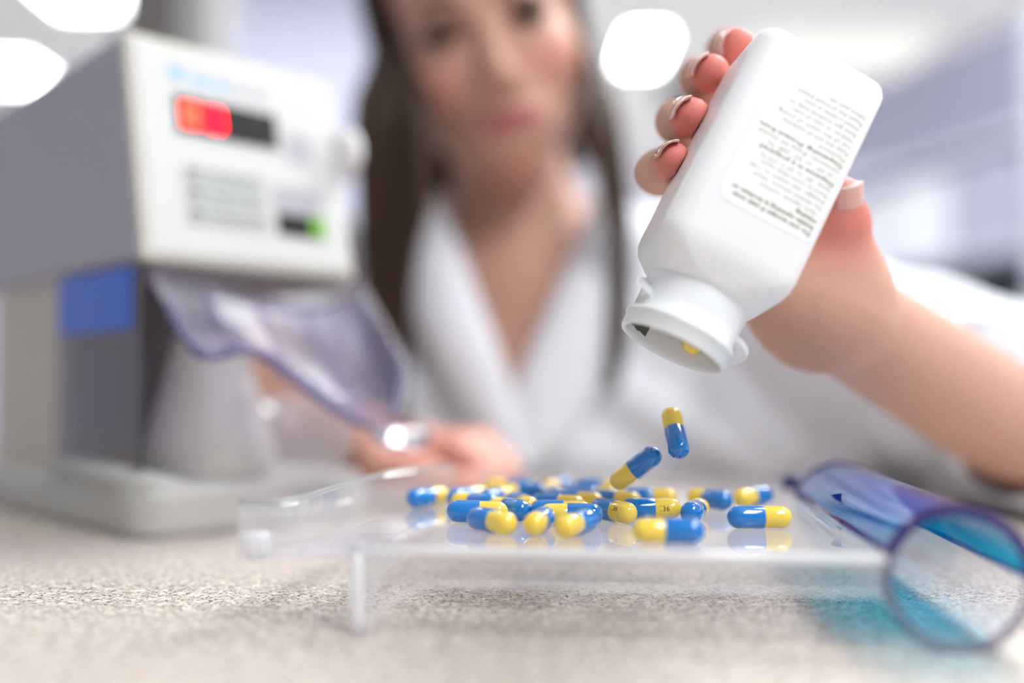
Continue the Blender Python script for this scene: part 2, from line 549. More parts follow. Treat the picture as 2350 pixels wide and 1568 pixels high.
digit(0.215, 0.295, 0.07, 0.095, 'abcdefg', M['led2'])
digit(0.325, 0.295, 0.07, 0.095, 'abcdef', M['led'])
pbox('indicator_patch', 0.70, 0.84, 0.33, 0.47, 1.4, 1.9, M['print_grey'], mc)
lg = pbox('logo_print', 0.175, 0.235, 0.125, 0.185, 1.5, 1.75, M['print_blue'], mc)
for (a, b) in ((0.27, 0.36), (0.38, 0.45)): pbox('logo_lettering', a, b, 0.15, 0.19, 1.5, 1.75, M['print_blue'], mc)
for (a, b) in ((0.47, 0.53), (0.55, 0.63)): pbox('logo_lettering', a, b, 0.155, 0.19, 1.5, 1.75, M['print_grey'], mc)
for i, t in enumerate((0.575, 0.665, 0.755)):
    k = pbox('key', 0.20, 0.565, t, t + 0.07, 1.4, 2.4, M['key'], mc, 0.5)
    pbox('key_marking', 0.215, 0.265, t + 0.012, t + 0.038, 2.3, 2.6, M['keytext'], k)
    pbox('key_marking', 0.30, 0.55, t + 0.02, t + 0.032, 2.3, 2.6, M['keytext'], k)
pbox('indicator_patch', 0.605, 0.855, 0.60, 0.715, 1.4, 1.9, M['print_grey'], mc)
sl = pbox('small_display', 0.615, 0.855, 0.725, 0.83, 1.4, 2.4, M['display'], mc, 0.4)
pbox('green_segment', 0.785, 0.855, 0.725, 0.83, 2.3, 2.7, M['green'], sl)
# round white knob at the right edge of the head
kc = Pn(1.0, 0.385, 3.0) - ks * 1.5
lathe('side_knob', kc, ks + 0.0 * kz, [(-1, 3), (-0.5, 12.2), (2, 13.6), (5, 13.2), (7, 11), (7.6, 6)], M['white_fix'], mc, 28)
# column, underside, base
prism('column', [K(4, 96, 14), K(4, 96, ZB + 2), K(4, 196, ZB + 2), K(4, 196, 14)], ks * (W_ - 8), M['mach_grey'], mc, 3, 2)
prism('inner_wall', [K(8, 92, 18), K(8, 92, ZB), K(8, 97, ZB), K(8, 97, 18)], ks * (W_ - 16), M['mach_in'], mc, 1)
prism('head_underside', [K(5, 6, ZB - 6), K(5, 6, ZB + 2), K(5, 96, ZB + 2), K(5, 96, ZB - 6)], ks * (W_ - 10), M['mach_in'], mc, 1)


def rrect(s0, s1, b0, b1, r, n=6):
    P = []
    for (cs, cb, a0) in ((s1 - r, b1 - r, 0), (s0 + r, b1 - r, 90), (s0 + r, b0 + r, 180), (s1 - r, b0 + r, 270)):
        for k in range(n + 1):
            a = math.radians(a0 + 90 * k / n)
            P.append((cs + r * math.cos(a), cb + r * math.sin(a)))
    return P


def slab(name, s0, s1, b0, b1, r, prof, mat, parent):
    """rounded slab; prof list of (z, inset)"""
    rings = []
    for z, ins in prof:
        rings.append([K(s, b, z) for s, b in rrect(s0 + ins, s1 - ins, b0 + ins, b1 - ins, max(r - ins, 1))])
    return loft(name, rings, mat, parent, smooth=False)


slab('base', -4, W_ + 8, -8, 205, 16, [(0.2, 3), (1.5, 0.5), (4, 0), (17, 0.5), (20.5, 2), (22, 6)], M['mach_base'], mc)
slab('base_well', 12, W_ - 4, 4, 80, 10, [(21.8, 0), (22.8, 1)], M['mach_base'], mc)
# foot rim at the nearest corner of the base
tube('base_ridge', [K(2, 90, 25), K(1, 20, 24), K(4, 2, 22), K(20, -2, 20)], [6, 6, 6, 4], M['mach_base'], mc, 10)
# grey cone spout standing on the base
lathe('spout_cone', K(49, 34, 22), kz, [(0, 31), (3, 33), (20, 29), (45, 22), (62, 18), (66, 17)], M['cone'], mc, 32)
# clear guard on the near side with the blue label
gd = prism('side_guard', [K(0, 4, 22), K(0, 4, ZB - 1), K(0, 95, ZB - 1), K(0, 95, 22)], ks * 2.0, M['guard'], mc)
prism('blue_label', [K(-0.8, 12, 90), K(-0.8, 12, ZB - 2), K(-0.8, 92, ZB - 2), K(-0.8, 92, 90)], ks * 0.7, M['blue_label'], gd)
# hopper: violet clear chute hanging out under the head, descending to a spout lip on the right
back = [(2, 4, 114), (28, 3, 112), (52, 2, 108), (84, 1, 104), (106, 1, 110), (112, 1, 116)]
frnt = [(2, -16, 100), (6, -38, 78), (28, -40, 80), (50, -42, 66), (72, -42, 54), (86, -43, 47), (98, -43, 49), (107, -40, 60), (113, -34, 78)]
bk = spline([K(s, b, z) for s, b, z in back], 8)
fr = spline([K(s, b, z) for s, b, z in frnt], 5)
nb = len(fr)


def resamp(P, n):
    P = np.array(P); L = np.concatenate([[0], np.cumsum(np.linalg.norm(np.diff(P, axis=0), axis=1))])
    t = np.linspace(0, L[-1], n)
    return np.stack([np.interp(t, L, P[:, k]) for k in range(3)], 1)


bk = resamp(bk, nb)
rows = 9
vs, fs = [], []
for th in (0.0, 1.6):
    for j in range(rows):
        t = j / (rows - 1)
        for i in range(nb):
            p = (1 - t) * bk[i] + t * np.array(fr[i])
            p = p + kz * (-9 * math.sin(math.pi * t) * math.sin(math.pi * i / (nb - 1)) - th + 1.5 * math.sin(6.28 * t * 1.5) * (1 - t))
            vs.append(p)
N1 = rows * nb
for off, fl in ((0, 1), (N1, -1)):
    for j in range(rows - 1):
        for i in range(nb - 1):
            q = [off + j * nb + i, off + j * nb + i + 1, off + (j + 1) * nb + i + 1, off + (j + 1) * nb + i]
            fs.append(q[::fl])
for j in range(rows - 1):
    for i in (0, nb - 1):
        fs.append([j * nb + i, (j + 1) * nb + i, N1 + (j + 1) * nb + i, N1 + j * nb + i])
for i in range(nb - 1):
    for j in (0, rows - 1):
        fs.append([j * nb + i, j * nb + i + 1, N1 + j * nb + i + 1, N1 + j * nb + i])
hopper = link('hopper', fixn(mesh('hopper', vs, fs)), M['hop'], mc, True)
tube('hopper_rim', fr, 2.6, M['hop_rim'], hopper, 10)
# ribs across the chute and the side wall on the right
for (a, b) in ((9, 0.35), (18, 0.5), (27, 0.6)):
    pts = [(1 - t) * bk[a] + t * np.array(fr[a]) + kz * (2 - 9 * math.sin(math.pi * t) * math.sin(math.pi * a / (nb - 1))) for t in (0.05, .3, .5, .7, .98)]
    tube('hopper_rib', pts, 1.2, M['hop'], hopper, 8)
wallR = [K(113, 0, 117), K(113, -34, 79), K(104, -42, 53), K(104, -30, 58), K(108, 0, 100)]
prism('hopper_side_wall', wallR, ks * 1.6, M['hop'], hopper)
# the rounded thumb lip
lip_c = K(97, -53, 43)
rings = []
for t in np.linspace(-1, 1, 13):
    r = math.sqrt(max(0.0, 1 - t ** 4)) * 11.5 + 0.4
    c0 = lip_c + ks * (13.5 * t) * 0.9 + np.array([13.5 * t * 0.12, 0, 0])
    rings.append([c0 + (r * math.cos(a)) * (-kb * 0.9 + kz * -0.25) + (0.52 * r * math.sin(a)) * kz for a in np.linspace(0, 2 * math.pi, 20, endpoint=False)])
loft('thumb_lip', rings, M['lip'], hopper)
# clear catch funnel below the chute
lathe('catch_funnel', K(78, -2, 23), kz, [(0, 20), (2, 22), (20, 26), (36, 30), (37.5, 30), (37.5, 28.8), (20, 24.6), (2, 20)], M['tray'], mc, 36, False, False)

# ---------------------------------------------------------------- acrylic counting tray with blue lidded trough
TZ = 22.0
T0 = np.array([-41.0, 261.0, 0.0])
ta = math.radians(-6.9)
tx = np.array([math.cos(ta), math.sin(ta), 0]); ty = np.array([-math.sin(ta), math.cos(ta), 0])


def T(x, y, z): return T0 + tx * x + ty * y + kz * z


tr = empty('counting_tray', T(65, 80, 0))
tag(tr, 'clear acrylic counting tray with a blue lidded trough, holding the capsules', 'tray')
LX0, LX1 = -18.0, 6.0     # left wall foot, front and back
BACKY = 172.0
# floor of the tray
prism('tray_floor', [T(-18, 6, TZ - 2.6), T(0, 0, TZ - 2.6), T(134, 0, TZ - 2.6), T(134, BACKY, TZ - 2.6), T(8, BACKY, TZ - 2.6)], kz * 2.6, M['tray'], tr, 0.6, 2)
# front skirt with the curved leg at the left
sk = [(0, TZ - 1), (0, 0), (3.2, 0), (5.5, 3.5), (8.5, 7.5), (12.5, 10.5), (17.5, 12.8), (24, 13.6), (132, 13.6), (132, TZ - 1)]
prism('front_skirt', [T(x, 0, z) for x, z in sk], ty * 2.4, M['tray'], tr, 0.5, 2)
tube('leg_edge', [T(0.8, 0.3, TZ + 1), T(0.5, 0.3, 12), T(0.6, 0.3, 5), T(1.0, 0.3, 0.4)], [1.6, 1.9, 1.9, 1.7], M['edge_gleam'], tr, 12, ref=(0, 1, 0))
tube('front_lip', [T(-1, -0.2, TZ + 0.2), T(30, -0.2, TZ + 0.2), T(80, -0.2, TZ + 0.2), T(133, -0.2, TZ + 0.2)], 1.3, M['edge_gleam'], tr, 10)
tube('skirt_edge', [T(x, 0.2, z) for x, z in sk[2:9]], 0.42, M['edge_gleam'], tr, 8, ref=(0, 1, 0))
# left side web going back from the leg
wl = [(0, TZ - 2.6), (0, 0.2), (6, 1), (18, 8), (34, 12), (BACKY - 6, 12), (BACKY - 6, TZ - 2.6)]
prism('side_web', [T(0, y, z) for y, z in wl], tx * 1.8, M['tray'], tr, 0.3)
# left angled wall with the squared spout wing
wing = [at(548, 1150, 272), at(660, 1143, 274), at(745, 1116, 305), at(840, 1085, 345), at(930, 1074, 375), at(1042, 1070, 402)]
wing = spline(wing, 6)
vs, fs = [], []
nw = len(wing)
for k, p in enumerate(wing):
    zt = 33.0 if k < 7 else 33.0
    q = np.array([p[0], p[1], 0])
    d = np.array(wing[min(k + 1, nw - 1)]) - np.array(wing[max(k - 1, 0)]); d[2] = 0; d /= np.linalg.norm(d)
    nrm = np.array([d[1], -d[0], 0]) * 1.2
    zb = 17.5
    for o, z in ((nrm, zb), (nrm, zt - 0.8), (nrm * 0.4, zt), (-nrm * 0.4, zt), (-nrm, zt - 0.8), (-nrm, zb)):
        vs.append(q + o + kz * z)
for k in range(nw - 1):
    for i in range(6):
        j = (i + 1) % 6
        fs.append([k * 6 + i, k * 6 + j, (k + 1) * 6 + j, (k + 1) * 6 + i])
fs.append(list(range(6))); fs.append([(nw - 1) * 6 + i for i in range(6)])
link('side_wall', fixn(mesh('side_wall', vs, fs)), M['tray'], tr, False)
tube('wall_edge', [np.array([p[0], p[1], 33.0]) for p in wing], 0.8, M['tray_line'], tr, 8)
# spout floor under the wing
w0, w1 = at(550, 1230, 272), at(800, 1230, 268)
prism('spout_floor', [np.array([w0[0], 271, 18.5]), np.array([-39, 262, 18.5]), np.array([-33, 300, 18.5]), np.array([-50, 300, 18.5])], kz * 2.2, M['tray'], tr, 0.5)
prism('spout_front', [np.array([w0[0] + 1, 271.5, 18.5]), np.array([-40, 262, 18.5]), np.array([-40, 262, 31.0]), np.array([w0[0] + 8, 270, 31.4]), np.array([w0[0] + 1, 271.5, 31.4])], (0.3, 1.8, 0), M['tray'], tr, 0.4)
tube('spout_rail', [at(622, 1167, 272), at(700, 1166, 270), at(805, 1160, 266)], 1.5, M['tray'], tr, 10)
# thick rounded end of the spout
rings = []
for z, r in ((17.6, 2.0), (18.6, 3.6), (20.5, 4.3), (23.5, 4.5), (25.0, 4.3)):
    cc = np.array([at(583, 1230, 270)[0], 271.5, z])
    rings.append([cc + np.array([r * math.cos(a), 0.8 * r * math.sin(a), 0]) for a in np.linspace(0, 2 * math.pi, 20, endpoint=False)])
loft('spout_end', rings, M['edge_gleam'], tr)
# back wall of the tray
prism('back_wall', [T(6, BACKY, TZ - 2.6), T(134, BACKY, TZ - 2.6), T(134, BACKY, TZ + 6), T(6, BACKY, TZ + 8)], ty * 2, M['tray'], tr, 0.4)
# right lip beside the trough
prism('right_lip', [T(129, 2, TZ), T(133.6, 0, TZ), T(133.6, BACKY, TZ), T(130, BACKY, TZ)], kz * 2.0, M['tray'], tr, 0.5)

# trough: lower half clear, upper half the blue lid
CX, CZ, R0, TL = 150.0, 17.6, 17.4, 141.0


def arc(name, a0, a1, y0, y1, r, th, mat, parent, n=28, m=2):
    vs, fs = [], []
    for j in range(m):
        y = y0 + (y1 - y0) * j / (m - 1)
        for k in range(n):
            a = math.radians(a0 + (a1 - a0) * k / (n - 1))
            for rr in (r, r - th):
                vs.append(T(CX + rr * math.cos(a), y, CZ + rr * math.sin(a)))
    for j in range(m - 1):
        for k in range(n - 1):
            b0, b1 = (j * n + k) * 2, ((j + 1) * n + k) * 2
            fs.append([b0, b0 + 2, b1 + 2, b1]); fs.append([b0 + 1, b1 + 1, b1 + 3, b0 + 3])
        for k in (0, n - 1):
            b0, b1 = (j * n + k) * 2, ((j + 1) * n + k) * 2
            fs.append([b0, b1, b1 + 1, b0 + 1])
    for j in (0, m - 1):
        for k in range(n - 1):
            b = (j * n + k) * 2
            fs.append([b, b + 1, b + 3, b + 2])
    o = link(name, fixn(mesh(name, vs, fs)), mat, parent, False)
    return o


trough = arc('trough', 158, 362, 0, TL, R0, 1.5, M['tray'], tr, 40)
arc('trough_rim', 158, 362, -0.4, 1.2, R0 + 0.5, 2.4, M['guard'], trough, 40)
lid = arc('trough_lid', 2, 158, 0.5, TL - 2, R0 + 0.4, 1.7, M['lid'], tr, 40)
arc('lid_rim', 2, 158, -0.8, 1.2, R0 + 0.9, 2.6, M['lid_rim'], lid, 40)
arc('lid_rim', 2, 158, TL - 4, TL - 2, R0 + 0.9, 2.4, M['lid_rim'], lid, 40)
for a0 in (2, 158):
    p = [T(CX + R0 * math.cos(math.radians(a0)), y, CZ + R0 * math.sin(math.radians(a0))) for y in (0, TL / 2, TL - 2)]
    tube('lid_edge', p, 0.9, M['lid_rim'], lid, 8)
# end plate of the trough, hinge tab and hinge peg
ep = [T(CX + (R0 - 1) * math.cos(a), TL, CZ + (R0 - 1) * math.sin(a)) for a in np.linspace(0, 2 * math.pi, 32, endpoint=False)]
prism('end_plate', ep, ty * 1.5, M['lid'], tr)
hc = at(1925, 1146, 318)
prism('hinge_tab', [hc + np.array([-2.2, 0, 1.4]), hc + np.array([2.4, 0, 2.2]), hc + np.array([2.4, 0, -0.6]), hc + np.array([0.8, 0, -2.0])], (0.4, 3.0, -0.4), M['lid_solid'], lid)
pc = at(1822, 1108, 420)
lathe('hinge_peg', pc - np.array([5, 0, 0]), (1, 0.1, 0), [(0, 1.5), (0.5, 3), (13, 3), (13.5, 1.5)], M['lid_solid'], tr, 16)

# ---------------------------------------------------------------- capsules
RC, RB, HL = 3.45, 3.3, 9.7


def cap_mesh(name, r, x0, x1, tip, n=24):
    """half shell along +-x from x0 to the tip"""
    sgn = 1 if tip > 0 else -1
    prof = [(x0, r * 0.985), (x0 + sgn * 0.12, r)]
    prof += [(x1, r)]
    for k in range(1, 8):
        a = math.pi / 2 * k / 8
        prof.append((x1 + (tip - x1) * math.sin(a), r * math.cos(a)))
    rings = [[(x, rr * math.cos(a), rr * math.sin(a)) for a in [2 * math.pi * q / n for q in range(n)]] for x, rr in prof]
    vs = [p for rg in rings for p in rg]; fs = []
    for k in range(len(rings) - 1):
        for i in range(n):
            j = (i + 1) % n
            fs.append([k * n + i, k * n + j, (k + 1) * n + j, (k + 1) * n + i])
    fs.append(list(range(n)))
    vs.append((tip, 0, 0)); L = (len(rings) - 1) * n
    for i in range(n): fs.append([L + i, L + (i + 1) % n, len(vs) - 1])
    me = fixn(mesh(name, vs, fs))
    me.polygons.foreach_set('use_smooth', np.ones(len(me.polygons), dtype=bool))
    return me


# local +x points from the blue cap to the yellow body
me_cap = cap_mesh('capsule_cap', RC, 1.1, -HL + RC, -HL); me_cap.materials.append(M['cap'])
me_body = cap_mesh('capsule_body', RB, 1.0, HL - RB, HL); me_body.materials.append(M['body_y'])


def text_mesh(name, body, size, offset=0.0):
    cu = bpy.data.curves.new(name, 'FONT')
    cu.body = body; cu.size = size; cu.offset = offset; cu.resolution_u = 2
    o = bpy.data.objects.new(name, cu); col.objects.link(o)
    dg = bpy.context.evaluated_depsgraph_get()
    me = bpy.data.meshes.new_from_object(o.evaluated_get(dg))
    bpy.data.objects.remove(o)
    V = np.empty(len(me.vertices) * 3); me.vertices.foreach_get('co', V)
    F = [tuple(p.vertices) for p in me.polygons]
    bpy.data.meshes.remove(me)
    return V.reshape(-1, 3), F


tv, tf = text_mesh('t', '136', 2.3, 0.03)
tv[:, 0] -= (tv[:, 0].max() + tv[:, 0].min()) / 2; tv[:, 1] -= (tv[:, 1].max() + tv[:, 1].min()) / 2
R_ = RB + 0.03
pv = [(4.0 + x, -R_ * math.cos(y / R_), R_ * math.sin(y / R_)) for x, y, z in tv]
me_print = mesh('print', pv, tf); me_print.materials.append(M['capink'])


def capsule(center, axis, label, roll=0.0, prnt=False):
    t = bpy.data.objects.new('capsule', None); t.empty_display_size = 0.005
    col.objects.link(t)
    ax = Vector([float(q) for q in axis]).normalized()
    up = Vector((0, 0, 1)) if abs(ax.z) < 0.9 else Vector((0, 1, 0))
    zz = (up - ax * up.dot(ax)).normalized(); yy = zz.cross(ax)
    m = Matrix((ax, yy, zz)).transposed().to_4x4() @ Matrix.Rotation(math.radians(roll), 4, 'X')
    m.translation = Vector([float(q) for q in center]) * MM
    t.matrix_world = m
    tag(t, label, 'capsule', 'blue and yellow capsules')
    for nm, me in (('cap', me_cap), ('body', me_body)) + ((('print', me_print),) if prnt else ()):
        o = bpy.data.objects.new(nm, me); col.objects.link(o); o.parent = t
    return t


ZC = TZ + RC + 0.05


def onz(u, v, z):
    a = at(u, v, 100.0); d = a - np.array([0, 0, CAMZ])
    return np.array([0, 0, CAMZ]) + d * ((z - CAMZ) / d[2])


def cap_c(X, Y, yaw, label, roll=0.0, prnt=False):
    a = math.radians(yaw)
    capsule((X, Y, ZC), (math.cos(a), math.sin(a), 0), label, roll, prnt)


def cap_n(X, Y, yaw, near, label, roll=0.0, prnt=False):
    """X,Y: centre of the near round end; yaw: direction to the far end"""
    a = math.radians(yaw); d = np.array([math.cos(a), math.sin(a)])
    c = np.array([X, Y]) + d * 6.25
    s = 1 if near == 'b' else -1
    capsule((c[0], c[1], ZC), (s * d[0], s * d[1], 0), label, roll, prnt)


cap_n(-33.5, 349, 53, 'b', 'leftmost capsule on the tray, blue end towards the camera, standing apart')
cap_n(-19.6, 351, 52, 'b', 'second capsule from the left, blue end forward and yellow end behind')
cap_c(-12.5, 335.6, 142, 'capsule with yellow end left, half hidden behind the front left blue and yellow one')
cap_n(-8.6, 348, 62, 'b', 'capsule showing only its round blue end behind the left cluster')
cap_c(-10.8, 312, -8, 'front left capsule of the pile, blue end left and yellow end right', 10)
cap_n(-1.9, 286, 130, 'y', 'leftmost of the three yellow ends pointing at the camera')
cap_n(6.5, 284.5, 76, 'y', 'middle of the three round yellow ends pointing at the camera')
cap_n(15.3, 279.5, 60, 'y', 'rightmost and nearest of the three round yellow ends at the front')
cap_c(18.0, 305, 176, 'capsule with a yellow left and blue right end behind the three yellow ends')
cap_n(2.6, 314.5, 125, 'b', 'capsule with its blue end forward between the front left capsule and the pile')
cap_n(5.3, 326.5, 110, 'y', 'capsule with its yellow end forward, behind the blue end in the left centre')
cap_c(3.4, 369.6, 181, 'capsule lying across the back left of the pile, yellow end left')
cap_c(15.2, 313.4, -6, 'capsule with blue end left and yellow right in the very middle of the pile')
cap_n(20.5, 328.3, 150, 'y', 'capsule pointing its yellow end right, centre of the pile, second row')
cap_n(27.4, 338.2, 155, 'y', 'capsule pointing its yellow end right, centre of the pile, third row')
cap_n(15.4, 352, 95, 'b', 'capsule showing a small round blue end at the back centre')
cap_c(28.6, 357, 4, 'capsule lying across the back, under the lower falling capsule')
cap_c(33.6, 385, 0, 'farthest capsule, blue end left, behind the pile')
cap_c(-1.0, 387, 180, 'far capsule at the back left of the pile, mostly blue showing')
cap_n(14.0, 386, 60, 'y', 'far capsule showing a small yellow end between two blue ones')
cap_n(40.5, 340.2, 150, 'y', 'capsule with a printed yellow end right, behind the sharp centre right one', 55, True)
cap_n(35.3, 309, 125, 'y', 'capsule with a printed yellow end forward in the centre of the pile', -25, True)
cap_c(44.2, 319, 0, 'sharpest capsule, lying sideways with blue left and printed yellow right', -8, True)
cap_c(48.2, 351, -2, 'capsule lying sideways behind the sharpest one, yellow end right')
cap_c(42.2, 271, 179, 'nearest capsule at the front, blurred, yellow end left and blue end right', 180)
cap_n(55.2, 309, 68, 'b', 'capsule with blue end forward and printed yellow end behind, right of the sharpest one', 80, True)
cap_n(72.0, 342, 125, 'b', 'capsule with round blue end forward, second from the right at the back')
cap_n(80.6, 350, 42, 'y', 'capsule with yellow end forward and blue end behind, right of the back row')
cap_c(73.8, 299, 1, 'rightmost capsule lying sideways alone on the tray, blue end left', 180)
# falling
a1, a2 = at(1556, 1042, 316), at(1543, 945, 320)
capsule((a1 + a2) / 2, (a2 - a1) + np.array([0, 7, 0]), 'upper falling capsule, upright in mid air with yellow end on top')
a1, a2 = at(1498, 1046, 318), at(1420, 1104, 322)
capsule((a1 + a2) / 2, a2 - a1, 'lower falling capsule, tilted in mid air with blue end on top')

# ---------------------------------------------------------------- the bottle
Mo = at(1541, 802, 293.0)
Ba = at(1846, 178, 305.0)
ba = (Mo - Ba); BL = np.linalg.norm(ba); ba = ba / BL
vw = (Mo + Ba) / 2 - np.array([0, 0, CAMZ]); vw /= np.linalg.norm(vw)
bn = -vw - (-vw @ ba) * ba; bn /= np.linalg.norm(bn)
bw = np.cross(bn, ba)
psi = math.radians(11)
bn, bw = bn * math.cos(psi) + bw * math.sin(psi), bw * math.cos(psi) - bn * math.sin(psi)
SC = BL / 102.0


def Bp(w, n, t): return Ba + ba * (t * SC) + bw * w + bn * n


def sect(hw, hd, r, t, n=10):
    """rounded rectangle section, half width hw, half depth hd"""
    r = min(r, hw - 1e-3, hd - 1e-3)
    P = []
    for (cx, cy, a0) in ((hw - r, hd - r, 0), (-hw + r, hd - r, 90), (-hw + r, -hd + r, 180), (hw - r, -hd + r, 270)):
        for k in range(n):
            a = math.radians(a0 + 90 * k / (n - 1))
            P.append(Bp(cx + r * math.cos(a), cy + r * math.sin(a), t))
    return P


bt = empty('pill_bottle', Ba)
tag(bt, 'white plastic pill bottle held upside down, pouring capsules onto the tray', 'bottle')
HW, HD, RR = 21.2, 20.4, 7.0
rings = [sect(HW - 5.5, HD - 5.5, 3, 0.0), sect(HW - 3.0, HD - 3.0, 5, 0.35), sect(HW - 1.0, HD - 1.0, 6.2, 1.6), sect(HW - 0.15, HD - 0.15, 6.8, 3.4), sect(HW, HD, RR, 5.5),
         sect(HW, HD, RR, 40), sect(HW, HD, RR, 70), sect(HW - 0.25, HD - 0.25, RR, 73), sect(HW - 1.1, HD - 1.1, RR + 1, 76), sect(HW - 2.6, HD - 2.4, 11, 79), sect(17.4, 17.2, 14, 81.4),
         sect(16.9, 16.8, 16.5, 82.4), sect(16.0, 16.0, 15.99, 83.0)]
loft('bottle_body', rings, M['bottle'], bt, True, False)
# neck: outer profile then lip then inner wall going deep into the bottle
prof = [(82.6, 16.1), (90.0, 16.0), (95.2, 16.0), (95.7, 16.9), (96.9, 17.1), (97.4, 16.5), (101.4, 16.5), (101.9, 16.2), (102.0, 15.8),
        (101.7, 15.35), (100, 15.2), (84, 15.0), (80, 16.5), (70, 17.5), (30, 17.5), (28, 16.0)]
nk = [[Bp(r * math.cos(a), r * math.sin(a), t) for a in np.linspace(0, 2 * math.pi, 64, endpoint=False)] for t, r in prof]
loft('bottle_neck', nk, M['bottle'], bt, False, True)
# closure tabs on the neck
for (ang, t0, ln, rr_) in ((-16, 96.0, 62, 21.4), (168, 91.5, 26, 19.4)):
    P0, P1 = [], []
    vs, fs = [], []
    ns = 12
    for k in range(ns + 1):
        f = k / ns
        a = math.radians(ang - 18 + ln * f)
        ro = 15.6 + (rr_ - 15.6) * math.sin(math.pi * min(1, 0.08 + f * 0.92)) ** 0.7
        tt = t0 - 5.0 * f
        for rad, dt in ((15.4, -1.1), (ro, -0.8), (ro, 0.8), (15.4, 1.1)):
            vs.append(Bp(rad * math.cos(a), rad * math.sin(a), tt + dt))
    for k in range(ns):
        for i in range(4):
            j = (i + 1) % 4
            fs.append([k * 4 + i, k * 4 + j, k * 4 + 4 + j, k * 4 + 4 + i])
    fs += [[0, 1, 2, 3], [ns * 4 + i for i in range(4)]]
    link('neck_tab', fixn(mesh('neck_tab', vs, fs)), M['bottle'], bt, False)
# a torn scrap of seal left at the rim
vs, fs = [], []
for k in range(9):
    a = math.radians(202 + 5.2 * k)
    for rad, t in ((15.05, 98.6 + 0.2 * (k % 3)), (15.0, 94.6 - 0.3 * (k % 2))):
        vs.append(Bp(rad * math.cos(a) * 0.99, rad * math.sin(a) * 0.99, t))
for k in range(8): fs.append([2 * k, 2 * k + 1, 2 * k + 3, 2 * k + 2])
so = link('seal_scrap', mesh('seal_scrap', vs, fs), M['foil'], bt)
so.modifiers.new('t', 'SOLIDIFY').thickness = 0.0003
# paper label on the front face
LT0, LT1, LW0, LW1 = 10.5, 59.0, -11.8, 18.9


def lrect(w0, w1, t0, t1, r, off, n=6):
    P = []
    for (cw, c_, a0) in ((w1 - r, t1 - r, 0), (w0 + r, t1 - r, 90), (w0 + r, t0 + r, 180), (w1 - r, t0 + r, 270)):
        for k in range(n):
            a = math.radians(a0 + 90 * k / (n - 1))
            w = cw + r * math.cos(a)
            drop = 0.0 if w < HW - RR else (RR - math.sqrt(max(0, RR * RR - (w - HW + RR) ** 2)))
            P.append((w, c_ + r * math.sin(a), HD + off - drop))
    return P


def wrap_n(w, off):
    drop = 0.0
    if abs(w) > HW - RR: drop = RR - math.sqrt(max(0, RR * RR - (abs(w) - HW + RR) ** 2))
    return HD + off - drop


# label as a grid so it follows the rounded corner
vs, fs = [], []
NX, NT = 26, 40
for i in range(NX + 1):
    w = LW0 + (LW1 - LW0) * i / NX
    e = min(w - LW0, LW1 - w); r = 3.5
    ins = r - math.sqrt(max(0, r * r - (r - e) ** 2)) if e < r else 0
    for j in range(NT + 1):
        t = (LT0 + ins) + (LT1 - LT0 - 2 * ins) * j / NT
        vs.append(Bp(w, wrap_n(w, 0.07), t))
for i in range(NX):
    for j in range(NT):
        a = i * (NT + 1) + j
        fs.append([a, a + 1, a + NT + 2, a + NT + 1])
lo = link('paper_label', fixn(mesh('paper_label', vs, fs)), M['label'], bt, False)
sm = lo.modifiers.new('t', 'SOLIDIFY'); sm.thickness = 0.00012; sm.offset = 0.0
LINES = [('Do not accept if seal over', 1, 25.6), ('bottle opening is broken or', 1, 26.6), ('missing.', 1, 7.2),
         ('\u2022 Each capsule contains', 0, 19.5), ('the labeled amount. Usual', 0, 22.3), ('dosage: see insert or 136.', 0, 25.0),
         ('Store at controlled room', 0, 22.0), ('temp. 20\u00b0 to 25\u00b0C (77\u00b0F).', 0, 23.5), ('Dispense in a prepared', 0.5, 24.2),
         ('\u2022 at 20\u00b0 or 25\u00b0 (68\u00b0 F),', 0, 23.0), ('container. Keep lid closed', 0, 26.4), ('Dispensing: Protect from', 0.5, 27.2),
         ('Moisture.', 0, 9.4), ('Keep this and all medicine', 0, 21.6), ('out of the reach of young', 0, 24.0), ('children. In case of over-', 0, 21.0),
         ('dose get medical help or', 0, 22.5), ('contact a center at once.', 0, 18.6), ('Read the printed insert', 0, 21.5), ('before each use.', 0, 12.2)]
prn = {0: ([], []), 1: ([], [])}
t_line = 55.6
for (s, bold, wid) in LINES:
    V, F = text_mesh('t', s, 1.95, 0.055 if bold == 1 else (0.03 if bold else 0.0))
    V[:, 0] *= wid / (V[:, 0].max() - V[:, 0].min())
    V[:, 0] -= V[:, 0].min()
    tv_all, tf_all = prn[1 if bold else 0]
    b = len(tv_all)
    for x, y, z in V:
        w = 17.3 - x
        tv_all.append(Bp(w, wrap_n(w, 0.18), t_line + y))
    tf_all += [tuple(i + b for i in f) for f in F]
    t_line -= 2.18
link('label_text', mesh('label_text', *prn[0]), M['ink'], lo)
link('label_text', mesh('label_text', *prn[1]), M['ink_bold'], lo)
# capsule still inside the neck
cpos = Bp(6.2, -9.6, 87.9)
capsule(cpos, ba * 0.98 + bw * 0.12 + bn * 0.06, 'yellow capsule end peeking out inside the mouth of the white bottle')

